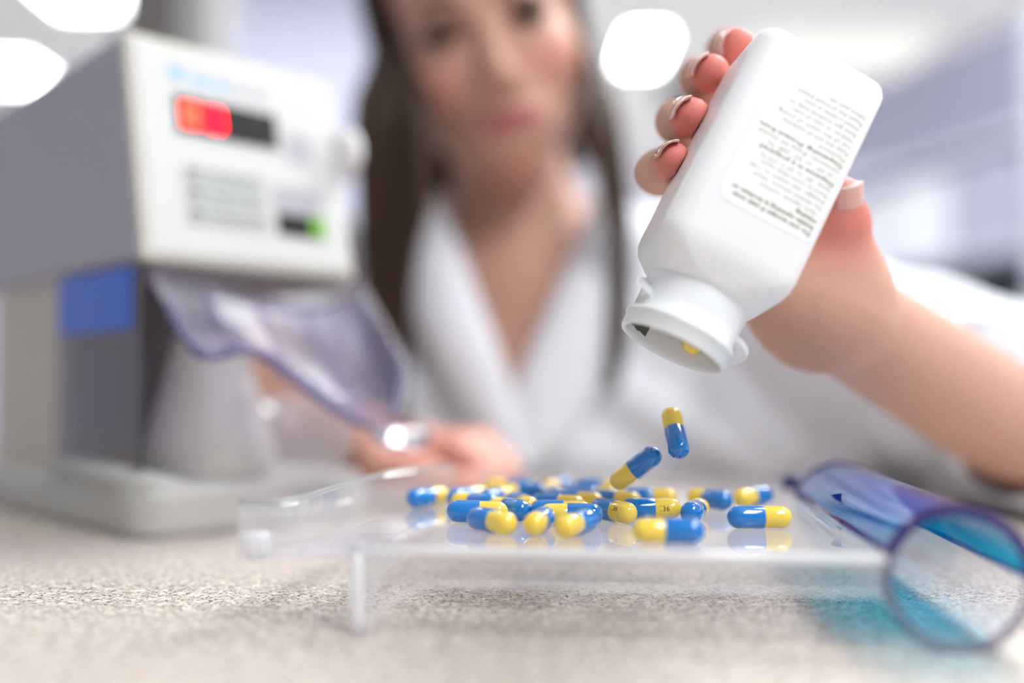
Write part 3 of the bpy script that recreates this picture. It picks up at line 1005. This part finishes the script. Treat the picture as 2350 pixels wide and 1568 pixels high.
# ---------------------------------------------------------------- the person
class Field:
    """signed distance field on a rectilinear grid (mm)"""
    def __init__(self, xs, ys, zs):
        self.ax = [np.asarray(q, np.float32) for q in (xs, ys, zs)]
        self.F = np.full([len(q) for q in self.ax], 60.0, np.float32)

    def _sub(self, lo, hi):
        sl = []
        for k in range(3):
            i0 = max(0, np.searchsorted(self.ax[k], lo[k]) - 1); i1 = min(len(self.ax[k]), np.searchsorted(self.ax[k], hi[k]) + 1)
            if i1 <= i0: return None, None
            sl.append(slice(i0, i1))
        g = [self.ax[0][sl[0]][:, None, None], self.ax[1][sl[1]][None, :, None], self.ax[2][sl[2]][None, None, :]]
        return tuple(sl), g

    def _join(self, sl, d, k, mode):
        f = self.F[sl]
        if mode == 'sub': d = -d
        if mode == 'add':
            h = np.maximum(k - np.abs(f - d), 0) / max(k, 1e-6)
            self.F[sl] = np.minimum(f, d) - h * h * k * 0.25
        else:
            h = np.maximum(k - np.abs(f - d), 0) / max(k, 1e-6)
            self.F[sl] = np.maximum(f, d) + h * h * k * 0.25

    def cone(self, a, b, ra, rb, k=4.0, mode='add', sq=None):
        """round cone; sq = (direction, factor) flattens along direction"""
        a, b = np.asarray(a, float), np.asarray(b, float)
        m = max(ra, rb) + k + 8
        sl, g = self._sub(np.minimum(a, b) - m, np.maximum(a, b) + m)
        if sl is None: return
        ba_ = b - a
        px, py, pz = g[0] - a[0], g[1] - a[1], g[2] - a[2]
        t = np.clip((px * ba_[0] + py * ba_[1] + pz * ba_[2]) / max(ba_ @ ba_, 1e-6), 0, 1)
        qx, qy, qz = px - t * ba_[0], py - t * ba_[1], pz - t * ba_[2]
        if sq is not None:
            n = np.asarray(sq[0], float); n /= np.linalg.norm(n)
            dn = qx * n[0] + qy * n[1] + qz * n[2]
            e = 1.0 / sq[1] - 1.0
            qx, qy, qz = qx + dn * n[0] * e, qy + dn * n[1] * e, qz + dn * n[2] * e
        d = np.sqrt(qx * qx + qy * qy + qz * qz) - (ra + (rb - ra) * t)
        self._join(sl, d.astype(np.float32), k, mode)

    def ell(self, c, R, axes=None, k=6.0, mode='add'):
        c = np.asarray(c, float); R = np.asarray(R, float)
        m = R.max() + k + 8
        sl, g = self._sub(c - m, c + m)
        if sl is None: return
        p = [g[0] - c[0], g[1] - c[1], g[2] - c[2]]
        if axes is None: axes = np.eye(3)
        k0 = 0; k1 = 0
        for i in range(3):
            q = p[0] * axes[i][0] + p[1] * axes[i][1] + p[2] * axes[i][2]
            k0 = k0 + (q / R[i]) ** 2; k1 = k1 + (q / R[i] ** 2) ** 2
        k0 = np.sqrt(k0); k1 = np.sqrt(k1)
        d = k0 * (k0 - 1) / np.maximum(k1, 1e-6)
        self._join(sl, d.astype(np.float32), k, mode)

    def mesh(self):
        F = self.F; I = (F < 0)
        n = [q - 1 for q in F.shape]
        cnt = np.zeros(n, np.uint8)
        for dx in (0, 1):
            for dy in (0, 1):
                for dz in (0, 1):
                    cnt += I[dx:dx + n[0], dy:dy + n[1], dz:dz + n[2]]
        act = (cnt > 0) & (cnt < 8)
        ci = np.argwhere(act)
        idx = np.full(n, -1, np.int32); idx[act] = np.arange(len(ci))
        P = np.zeros((len(ci), 3)); Wt = np.zeros(len(ci))
        C = [(dx, dy, dz) for dx in (0, 1) for dy in (0, 1) for dz in (0, 1)]
        val = {c: F[ci[:, 0] + c[0], ci[:, 1] + c[1], ci[:, 2] + c[2]] for c in C}
        pos = {c: np.stack([self.ax[k][ci[:, k] + c[k]] for k in range(3)], 1) for c in C}
        for a in C:
            for k in range(3):
                if a[k] == 0:
                    b = list(a); b[k] = 1; b = tuple(b)
                    va, vb = val[a], val[b]
                    cr = (va < 0) != (vb < 0)
                    t = np.where(cr, va / np.where(cr, va - vb, 1), 0)[:, None]
                    P += np.where(cr[:, None], pos[a] + (pos[b] - pos[a]) * t, 0); Wt += cr
        P /= Wt[:, None]
        quads = []
        for k in range(3):
            o = [q for q in range(3) if q != k]
            A = np.moveaxis(I, k, 0)
            cr = A[:-1] != A[1:]
            ins = A[:-1]
            e = np.argwhere(cr[:, 1:-1, 1:-1]); e[:, 1:] += 1
            s = ins[e[:, 0], e[:, 1], e[:, 2]]
            def cell(d1, d2):
                q = np.zeros((len(e), 3), int)
                q[:, k] = e[:, 0]; q[:, o[0]] = e[:, 1] + d1; q[:, o[1]] = e[:, 2] + d2
                ok = np.ones(len(e), bool)
                return idx[q[:, 0], q[:, 1], q[:, 2]]
            q = np.stack([cell(-1, -1), cell(0, -1), cell(0, 0), cell(-1, 0)], 1)
            flip = s if k != 1 else ~s
            q[~flip] = q[~flip][:, ::-1]
            quads.append(q)
        return P, np.concatenate(quads)


def np_mesh(name, V, Q):
    me = bpy.data.meshes.new(name)
    me.vertices.add(len(V)); me.vertices.foreach_set('co', (V * MM).astype(np.float32).ravel())
    me.loops.add(Q.size); me.loops.foreach_set('vertex_index', Q.astype(np.int32).ravel())
    me.polygons.add(len(Q)); me.polygons.foreach_set('loop_start', np.arange(0, Q.size, 4, dtype=np.int32))
    me.polygons.foreach_set('use_smooth', np.ones(len(Q), bool))
    me.update(calc_edges=True); me.validate()
    return me


def axis_pts(lo, hi, f0, f1, coarse, fine):
    a = list(np.arange(lo, f0, coarse)) + list(np.arange(f0, f1, fine)) + list(np.arange(f1, hi, coarse))
    return np.array(a)


def unit(v): v = np.asarray(v, float); return v / np.linalg.norm(v)


B = Field(axis_pts(-300, 345, 62, 215, 2.4, 0.9), axis_pts(296, 925, 298, 400, 2.4, 0.9), axis_pts(-150, 452, 78, 185, 2.4, 0.9))

# ---- head frame
E = at(1113, 46, 662)                       # between the eyes
h_f = unit((0.04, -0.985, -0.17))           # facing the camera, looking down
up0 = np.array([-0.262, 0, 0.965])
h_u = unit(up0 - (up0 @ h_f) * h_f)
h_r = np.cross(h_f, h_u) * -1.0
if h_r[0] < 0: h_r = -h_r
HO = E - h_f * 80.0
AX = [h_r, h_f, h_u]


def H(x, y, z): return HO + h_r * x + h_f * y + h_u * z


B.ell(H(0, -14, 38), (73, 93, 86), AX, 6)                       # skull
B.ell(H(0, 26, -28), (66, 58, 66), AX, 18)                      # mid face
B.cone(H(-45, 4, -44), H(-9, 56, -95), 17, 12, 16)             # jaw
B.cone(H(45, 4, -44), H(9, 56, -95), 17, 12, 16)
B.ell(H(0, 36, -62), (44, 40, 37), AX, 18)
B.ell(H(0, 63, -97), (14, 13, 12), AX, 12)                      # chin
B.ell(H(-34, 56, -30), (23, 20, 20), AX, 14)                    # cheeks
B.ell(H(34, 56, -30), (23, 20, 20), AX, 14)
B.ell(H(0, 60, 34), (52, 26, 34), AX, 18)                       # forehead
for s in (-1, 1):
    B.ell(H(31 * s, 92, -1), (17, 14, 11), AX, 10, 'sub')        # eye sockets
    B.ell(H(31 * s, 70, -1), (14, 13, 11), AX, 5)                # lids
    B.ell(H(31 * s, 72.5, 3.5), (14.5, 12.5, 8), AX, 2)          # lowered upper lid
    B.cone(H(14 * s, 80, 15), H(42 * s, 70, 16), 5, 4, 10)       # brow ridge
B.cone(H(0, 80, 2), H(0, 99, -38), 6.5, 8.5, 9)                 # nose
for s in (-1, 1):
    B.ell(H(9.5 * s, 90, -43), (7, 9, 6.5), AX, 5)
    B.ell(H(6 * s, 93, -50), (3, 5, 2.5), AX, 2, 'sub')
B.ell(H(0, 74, -72), (30, 16, 20), AX, 14)                      # muzzle
for s in (-1, 1):
    limb_l = [(26 * s, 76, -61.5), (14 * s, 85, -66), (4 * s, 89.5, -64.5)]
    for (p, q), (ra, rb) in zip(zip(limb_l[:-1], limb_l[1:]), ((1.8, 3.4), (3.4, 4.2))): B.cone(H(*p), H(*q), ra, rb, 3)
    limb_l = [(24 * s, 77, -62.5), (13 * s, 84.5, -72), (0, 87.5, -74.5)]
    for (p, q), (ra, rb) in zip(zip(limb_l[:-1], limb_l[1:]), ((2.0, 4.2), (4.2, 5.0))): B.cone(H(*p), H(*q), ra, rb, 3)
    B.cone(H(25 * s, 80, -62.5), H(0, 91.5, -70.4), 1.5, 1.8, 1.5, 'sub')  # mouth line
for s in (-1, 1):
    B.ell(H(73 * s, -8, -14), (7, 16, 29), AX, 4)                # ears
# ---- neck, chest, shoulders
NB = at(1205, 640, 772)
B.cone(H(0, -34, -60), NB, 43, 50, 14)
SHR, SHL = np.array([165.0, 800.0, 145.0]), np.array([-180.0, 800.0, 135.0])
B.cone(SHL, SHR, 50, 50, 30)
B.ell((-5, 818, 40), (150, 96, 175), None, 40)
# ---- arms
def limb(pts, radii, n=6, k=1.0):
    """smooth tapering limb along a spline, radii interpolated"""
    Q_ = spline([np.append(p, r) for p, r in zip(pts, radii)], n)
    for a_, b_ in zip(Q_[:-1], Q_[1:]): B.cone(a_[:3], b_[:3], a_[3], b_[3], k)


ELR, WRR = np.array([290.0, 527.0, 28.0]), at(1893, 706, 352)
B.cone(SHR, ELR, 42, 30, 20)
fo = lambda t: ELR + (WRR - ELR) * t
limb([ELR, fo(0.2), fo(0.42), fo(0.7), fo(0.9), fo(1.0)], [27, 27, 26, 22.5, 20, 19.5])
ELL, WRL = np.array([-222.0, 735.0, 46.0]), np.array([-90.0, 592.0, 34.0])
B.cone(SHL, ELL, 44, 40, 20)
fl = lambda t: ELL + (WRL - ELL) * t
limb([ELL, fl(0.3), fl(0.6), fl(0.85), fl(1.0)], [34, 33, 28, 22, 20])

# ---- the hand holding the bottle (thumb on the right of it, four fingertips on the left)
def P(u, v, Y): return at(u, v, Y)


MC = {'index': P(1835, 392, 392), 'middle': P(1815, 448, 396), 'ring': P(1795, 506, 392), 'pinky': P(1770, 566, 382)}
PIP = {'index': P(1712, 168, 372), 'middle': P(1648, 222, 368), 'ring': P(1606, 306, 362), 'pinky': P(1566, 412, 353)}
DIP = {'index': P(1672, 116, 352), 'middle': P(1610, 180, 344), 'ring': P(1558, 278, 336), 'pinky': P(1512, 396, 331)}
TIP = {'index': P(1690, 108, 336), 'middle': P(1630, 170, 324), 'ring': P(1585, 270, 314), 'pinky': P(1546, 372, 309)}
RAD = {'index': (9.2, 8.2, 7.4, 6.3), 'middle': (9.4, 8.4, 7.5, 6.5), 'ring': (9.2, 8.2, 7.6, 6.5), 'pinky': (8.6, 7.8, 7.4, 6.1)}
WR = WRR
CMC = P(1905, 672, 352)
B.cone(WR, (MC['middle'] + MC['ring']) / 2, 21, 19, 10, sq=(np.cross(MC['index'] - MC['pinky'], MC['middle'] - WR), 0.72))
for f in MC:
    B.cone(WR + (MC[f] - WR) * 0.15, MC[f], 13, RAD[f][0] + 1.5, 9)
    B.cone(MC[f], PIP[f], RAD[f][0], RAD[f][1], 4)
    B.cone(PIP[f], DIP[f], RAD[f][1], RAD[f][2], 3)
    B.cone(DIP[f], TIP[f], RAD[f][2], RAD[f][3], 2.5)
TH = [CMC, P(1922, 592, 343), P(1930, 512, 336), P(1932, 448, 330)]
B.cone(WR, TH[0], 18, 16, 12)
B.cone(TH[0], TH[1], 16.5, 11.0, 9)
B.cone(TH[1], TH[2], 10.5, 9.2, 5)
B.cone(TH[2], TH[3], 9.0, 6.2, 4)
B.ell(P(1828, 668, 346), (19, 13, 17), None, 16)                 # ball of the thumb towards the bottle

# ---- the other hand, resting loosely on the counter
pc_ = np.array([-62.0, 560.0, 26.0])
B.cone(WRL, pc_ + np.array([12, -8, 2]), 20, 17, 10, sq=((0, 0, 1), 0.75))
for k, (dy, L1, zz) in enumerate(((16, 26, 34), (4, 30, 36), (-9, 28, 33), (-21, 22, 28))):
    kn = pc_ + np.array([22 - 3 * k, dy * 0.8 - 8, 4])
    p1 = kn + np.array([L1 * 0.85, -6, 2]); p2 = p1 + np.array([13, -7, -10]); p3 = p2 + np.array([2, -8, -7])
    B.cone(WRL + (kn - WRL) * 0.3, kn, 12, 10, 7)
    B.cone(kn, p1, 10, 8.6, 4); B.cone(p1, p2, 8.6, 7.6, 3); B.cone(p2, p3, 7.6, 6.6, 3)
t0 = pc_ + np.array([-8, -24, -4])
B.cone(WRL, t0, 16, 12, 8); B.cone(t0, t0 + np.array([26, -20, -4]), 11, 9, 4); B.cone(t0 + np.array([26, -20, -4]), t0 + np.array([46, -26, -8]), 9, 7, 3)

# keep skin off the bottle: press the fingers flat against it
sl, g = B._sub(Ba - 60, Mo + np.array([60, 60, 60]) if False else np.maximum(Ba, Mo) + 60)
sl, g = B._sub(np.minimum(Ba, Mo) - 40, np.maximum(Ba, Mo) + 40)
dx, dy, dz = g[0] - Ba[0], g[1] - Ba[1], g[2] - Ba[2]
lw = np.abs(dx * bw[0] + dy * bw[1] + dz * bw[2]); ln_ = np.abs(dx * bn[0] + dy * bn[1] + dz * bn[2])
lt = dx * ba[0] + dy * ba[1] + dz * ba[2]
qx, qy = lw - (HW - RR), ln_ - (HD - RR)
qt = np.maximum(-lt, lt - 84 * SC)
dr = np.sqrt(np.maximum(qx, 0) ** 2 + np.maximum(qy, 0) ** 2) + np.minimum(np.maximum(qx, qy), 0) - RR
db = np.maximum(dr, qt) - 0.15
B._join(sl, db.astype(np.float32), 0.8, 'sub')
# and nothing below the counter surface where the arms rest
sl, g = B._sub((-300, 296, -60), (345, CB + 8, 40))
B._join(sl, (g[2] - 0.4 + 0 * g[0] + 0 * g[1]).astype(np.float32), 0.5, 'sub')

V, Q = B.mesh()
del B
# colour of the skin, by place on the body, with eye-socket shade painted in
C0 = np.array(srgb(206, 161, 142)[:3]); RED = np.array(srgb(222, 112, 106)[:3]); LIP = np.array(srgb(170, 88, 96)[:3])
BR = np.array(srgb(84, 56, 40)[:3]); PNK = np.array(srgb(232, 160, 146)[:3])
tone = np.tile(C0, (len(V), 1))


def blend(center, r0, r1, colr, amt, sc_=(1, 1, 1), axes=None):
    d = V - center
    if axes is not None: d = np.stack([d @ a for a in axes], 1)
    d = np.linalg.norm(d / np.array(sc_), axis=1)
    w = np.clip((r1 - d) / (r1 - r0), 0, 1)
    w = (w * w * (3 - 2 * w) * amt)[:, None]
    tone[:] = tone * (1 - w) + colr * w


for f in TIP: blend(TIP[f] + np.array([3, -4, 0]), 4, 17, RED, 0.75)
blend(TH[3] + np.array([0, 0, -6]), 6, 24, RED, 0.6)
blend(H(-36, 66, -34), 6, 28, RED, 0.35); blend(H(36, 66, -34), 6, 28, RED, 0.3)
blend(H(0, 70, -98), 5, 24, RED, 0.25)
blend(H(0, 86, -69.5), 0.7, 1.0, LIP, 0.9, (27, 18, 9.5), AX)
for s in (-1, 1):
    blend(H(31 * s, 82, 1), 0.4, 1.0, BR, 0.85, (22, 20, 14), AX)  # lash and brow tone plus socket shade painted around the eyes
blend(pc_ + np.array([30, -10, 5]), 20, 90, PNK, 0.6)
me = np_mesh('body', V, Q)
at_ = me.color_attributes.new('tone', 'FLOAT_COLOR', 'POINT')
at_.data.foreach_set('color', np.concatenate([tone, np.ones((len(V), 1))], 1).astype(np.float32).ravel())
ps = empty('person', (0, 790, -950))
tag(ps, 'person in a white lab coat with long brown hair, pouring capsules from a bottle', 'person')
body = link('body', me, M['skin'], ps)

# ---- eyes, lashes, brows
for s in (-1, 1):
    ec = H(31 * s, 71, -1)
    eb = lathe('eyeball', ec - h_f * 11.6, h_f, [(0.3, 3), (2, 7.4), (6, 10.6), (11.6, 11.6), (17, 10.3), (20.5, 7.5), (22.4, 4), (23.1, 1)], M['eye'], body, 24)
    lathe('iris', ec + unit(h_f * 1.0 - h_u * 0.55) * 10.4, unit(h_f - h_u * 0.55), [(0, 5.6), (1.0, 5.0), (1.7, 3), (1.9, 0.5)], M['iris'], eb, 20)
    lid_p = [H(31 * s + x, 84.5 - 0.014 * x * x, -3.2 - 1.4 * math.cos(x / 9.0)) for x in np.linspace(-15, 15, 9)]
    tube('eyelashes', lid_p, [1.4, 2.4, 3.4, 4, 4, 4, 3.4, 2.4, 1.4], M['lash'], body, 8, 0.7)
    bp = [H(s * x, z0, 15 + 5 * math.sin((x - 12) / 34 * 2.4)) for x, z0 in ((13, 86), (20, 86.5), (28, 84), (37, 79), (46, 71))]
    tube('eyebrow', spline(bp, 4), [2.0] + [3.8] * 13 + [2.0] * 3, M['brow'], body, 8, 0.6)


def fingernail(tip, base, dorsal, r, length=10.0, over=0.5, half=46, white=0.13):
    d = unit(tip - base)
    n = unit(dorsal - (np.asarray(dorsal) @ d) * d); s = np.cross(d, n)
    NU, NV = 10, 8
    vs, fs, mi = [], [], []
    rt = r
    for lay in (0.45, -0.35):
        for j in range(NV + 1):
            f = j / NV
            x = -length + f * (length + over) + r * 0.9
            taper = 1.0 if f < 0.8 else 1.0 - 0.5 * ((f - 0.8) / 0.2) ** 2
            rr = rt * (1.03 - 0.10 * max(0, f - 0.55) / 0.45)
            for i in range(NU + 1):
                a = math.radians(half * taper * (2 * i / NU - 1))
                xx = x - (0.9 * (2 * i / NU - 1) ** 2 if j == NV else 0)
                vs.append(tip + d * xx + (rr + lay) * (math.cos(a) * n + math.sin(a) * s))
    L = (NU + 1) * (NV + 1)
    for lay in (0, L):
        for j in range(NV):
            for i in range(NU):
                a = lay + j * (NU + 1) + i
                q = [a, a + 1, a + NU + 2, a + NU + 1]
                fs.append(q if lay == 0 else q[::-1]); mi.append(1 if (j + 0.5) / NV > 1 - white else 0)
    ring = [i for i in range(NU + 1)] + [j * (NU + 1) + NU for j in range(1, NV + 1)] + [NV * (NU + 1) + i for i in range(NU - 1, -1, -1)] + [j * (NU + 1) for j in range(NV - 1, 0, -1)]
    for a, b in zip(ring, ring[1:] + ring[:1]):
        fs.append([a, b, b + L, a + L]); mi.append(0)
    me = mesh('fingernail', vs, fs)
    me.materials.append(M['nail']); me.materials.append(M['nail_tip'])
    me.polygons.foreach_set('material_index', mi)
    fixn(me)
    link('fingernail', me, None, body, True)


fingernail(TIP['index'], DIP['index'], np.array([-0.8, 0.5, 0.35]), RAD['index'][3])
fingernail(TIP['middle'], DIP['middle'], np.array([-0.85, -0.1, 0.55]), RAD['middle'][3])
fingernail(TIP['ring'], DIP['ring'], np.array([-0.8, -0.2, 0.65]), RAD['ring'][3])
fingernail(TIP['pinky'], DIP['pinky'], np.array([-0.62, -0.2, 0.85]), RAD['pinky'][3])
fingernail(TH[3], TH[2], np.array([0.25, -0.95, 0.0]), 6.5, 12, 1.2, 50, 0.17)

# ---- lab coat
Cf = Field(np.arange(-330, 395, 2.6), np.arange(440, 935, 2.6), np.arange(-160, 235, 2.6))
Cf.cone(SHL, SHR, 60, 60, 30)
Cf.ell((0, 822, 40), (190, 110, 190), None, 40)
Cf.cone((120, 800, 70), (235, 690, 10), 70, 62, 40)
Cf.cone((-120, 800, 70), (-200, 760, 10), 70, 62, 40)
Cf.cone(SHR, ELR + np.array([8, 12, 14]), 62, 54, 26)
Cf.cone(ELR + np.array([8, 12, 14]), fo(0.26) + np.array([6, 2, 0]), 52, 40, 14)
Cf.cone(SHL, ELL + np.array([-4, 6, 0]), 62, 52, 26)
Cf.cone(ELL, ELL + (WRL - ELL) * 0.18, 52, 48, 14)
X, Y, Z = Cf.ax[0][:, None, None], Cf.ax[1][None, :, None], Cf.ax[2][None, None, :]
# folds running down the sleeves and across the body
Cf.F += (2.6 * np.sin(X * 0.075 + Z * 0.05 + 1.5 * np.sin(Y * 0.02)) * np.sin(Z * 0.03 + Y * 0.035) + 1.8 * np.sin(Z * 0.12 + X * 0.05 - Y * 0.07) + 1.6 * np.sin(X * 0.14 - Z * 0.06)).astype(np.float32)
# sleeve openings
for (EL, d, off, r) in ((ELR, unit(WRR - ELR), 60, 33), (ELL, unit(WRL - ELL), 30, 42)):
    t = (X - EL[0]) * d[0] + (Y - EL[1]) * d[1] + (Z - EL[2]) * d[2]
    rad = np.sqrt(np.maximum((X - EL[0]) ** 2 + (Y - EL[1]) ** 2 + (Z - EL[2]) ** 2 - t * t, 0))
    hole = np.maximum(rad - r, (EL is ELR and -24 or -20) - t)
    hole = np.maximum(hole, t - 120)
    Cf.F = np.maximum(Cf.F, -hole.astype(np.float32))
    plane = np.where(rad < 90, t - off + 0.55 * (Z - EL[2]), -50.0)
    near = (Y < EL[1] + 70)
    Cf.F = np.where(near & (rad < 80) & (t > 0), np.maximum(Cf.F, plane.astype(np.float32)), Cf.F)
# open V at the neck
vb, vl, vr = at(1176, 905, 712), at(1010, 430, 722), at(1368, 430, 722)


def half2(a, b):
    d = np.array([b[0] - a[0], b[2] - a[2]]); n = np.array([d[1], -d[0]]) / np.hypot(*d)
    return (X - a[0]) * n[0] + (Z - a[2]) * n[1]


e1, e2 = half2(vb, vr), half2(vl, vb)
vcut = np.maximum(np.maximum(e1, e2), Y - 800.0)
# the neck hole
nd = unit(H(0, -34, -60) - NB)
tt = (X - NB[0]) * nd[0] + (Y - NB[1]) * nd[1] + (Z - NB[2]) * nd[2]
nr = np.sqrt(np.maximum((X - NB[0]) ** 2 + (Y - NB[1]) ** 2 + (Z - NB[2]) ** 2 - tt * tt, 0)) - 57
ncut = np.maximum(nr, -tt - 10)
Cf.F = np.maximum(Cf.F, -np.minimum(vcut, ncut).astype(np.float32))
# the counter edge
cc_ = np.maximum(Y - (CB + 3), Z - 0.6)
Cf.F = np.maximum(Cf.F, -(np.maximum(cc_, -1e3)).astype(np.float32))
V2, Q2 = Cf.mesh()
del Cf
coat = link('lab_coat', np_mesh('lab_coat', V2, Q2), M['coat'], ps)


def lapel(inner, outer, Y0, bulge, name='lapel'):
    inn = resamp(spline([at(u, v, Y0 + dy) for u, v, dy in inner], 6), 28)
    outr = resamp(spline([at(u, v, Y0 + dy) for u, v, dy in outer], 6), 28)
    vs, fs = [], []
    m = 9
    for lay in (0, 4.0):
        for i in range(28):
            for j in range(m):
                t = j / (m - 1)
                p = (1 - t) * inn[i] + t * outr[i]
                p = p + np.array([0, -bulge * math.sin(math.pi * (0.15 + 0.85 * t)) + lay, 0])
                vs.append(p)
    L = 28 * m
    for lay in (0, L):
        for i in range(27):
            for j in range(m - 1):
                a = lay + i * m + j
                q = [a, a + 1, a + m + 1, a + m]
                fs.append(q if lay == 0 else q[::-1])
    ring = [j for j in range(m)] + [i * m + m - 1 for i in range(1, 28)] + [27 * m + j for j in range(m - 2, -1, -1)] + [i * m for i in range(26, 0, -1)]
    for a, b in zip(ring, ring[1:] + ring[:1]): fs.append([a, b, b + L, a + L])
    return link(name, fixn(mesh(name, vs, fs)), M['lapel'], coat, True)


lapel([(1010, 440, 40), (1052, 560, 16), (1120, 740, 0), (1172, 880, -4), (1212, 1010, -4), (1228, 1075, -4)],
      [(965, 470, 34), (925, 600, 14), (950, 740, -2), (1030, 900, -6), (1130, 1050, -6), (1190, 1095, -6)], 708, 12)
lapel([(1366, 440, 40), (1318, 560, 16), (1246, 740, 0), (1186, 880, -4), (1176, 980, -4), (1200, 1060, -4)],
      [(1392, 470, 34), (1418, 560, 12), (1412, 680, 0), (1395, 830, -4), (1330, 980, -6), (1235, 1080, -6)], 710, 12)

# ---- hair: cap over the skull and long straight locks either side of the face
hv, hf = [], []


def add_rings(rings):
    b = len(hv); n = len(rings[0])
    for r in rings: hv.extend(r)
    for k in range(len(rings) - 1):
        for i in range(n):
            j = (i + 1) % n
            hf.append([b + k * n + i, b + k * n + j, b + (k + 1) * n + j, b + (k + 1) * n + i])
    hf.append([b + i for i in range(n)][::-1]); hf.append([b + (len(rings) - 1) * n + i for i in range(n)])


rnd = random.Random(7)
# crown: strands combed from the parting over the skull
for s in (-1, 1):
    for k in range(46):
        f = k / 45.0
        yy = 66 - f * 150
        pts = []
        for a in np.linspace(0, 1, 8):
            th_ = a * 1.75
            x = s * (4 + 78 * math.sin(min(th_, 1.57)))
            z = 38 + 92 * math.cos(th_)
            yl = (yy * 0.72 + 8) * (1 - 0.12 * a) - 10 * a
            rr = 1 - 0.38 * (abs(yy - 0) / 120.0) ** 2.2
            pts.append(H(x * max(rr, 0.25), yl - 6, 38 + (z - 38) * max(rr, 0.45)))
        add_rings(tube_rings(pts, [4 + rnd.random() * 2] * 8, 6, 0.6))


def lock(pts, r0, r1, jit):
    P_ = spline([np.asarray(p) + np.array([rnd.gauss(0, jit), rnd.gauss(0, jit), 0]) for p in pts], 4)
    n = len(P_)
    rad = [(r0 * (1 - (i / (n - 1)) ** 2) + r1 * (i / (n - 1)) ** 2) for i in range(n)]
    add_rings(tube_rings(P_, rad, 6, 0.55, (0, 1, 0)))


for k in range(80):                      # left of the face, falling in front of the shoulder
    f = rnd.random(); g_ = rnd.random()
    o = lambda a, b: a + (b - a) * f
    lock([H(-66 + 8 * f, 10 + 34 * f - 30 * g_, 70), H(-80 + 20 * f, 10 + 38 * f - 30 * g_, 10),
          at(o(824, 975), 240, 690 - 30 * f + 26 * g_), at(o(822, 978), 420, 690 - 32 * f + 26 * g_), at(o(832, 946), 620, 700 - 24 * f + 18 * g_),
          at(o(850, 930), 790, 702 - 22 * f + 14 * g_), at(o(880, 925), 930 + 60 * rnd.random(), 704 - 20 * f + 10 * g_)], 4.2, 0.8, 1.2)
for k in range(52):                      # right of the face
    f = rnd.random(); g_ = rnd.random()
    o = lambda a, b: a + (b - a) * f
    lock([H(66 - 4 * f, 8 + 22 * f - 30 * g_, 70), H(76 - 2 * f, 6 + 22 * f - 30 * g_, 10),
          at(o(1410, 1362), 240, 690 - 20 * f + 26 * g_), at(o(1438, 1376), 420, 690 - 22 * f + 26 * g_), at(o(1450, 1408), 600, 706 - 9 * f + 6 * g_),
          at(o(1442, 1404), 760, 708 - 10 * f + 5 * g_), at(o(1420, 1396), 860 + 40 * rnd.random(), 710 - 10 * f + 5 * g_)], 3.2, 0.8, 0.8)
for s in (-1, 1):                        # behind the neck
    for k in range(34):
        f = rnd.random()
        lock([H(s * 20 * f, -84, 60), H(s * (20 + 50 * f), -80 + 40 * f, 0), H(s * (20 + 52 * f), -80 + 50 * f, -60), H(s * (24 + 50 * f), -76 + 46 * f, -110)], 6, 2, 2)
hm = fixn(mesh('hair', hv, hf))
link('hair', hm, M['hair'], ps, True)
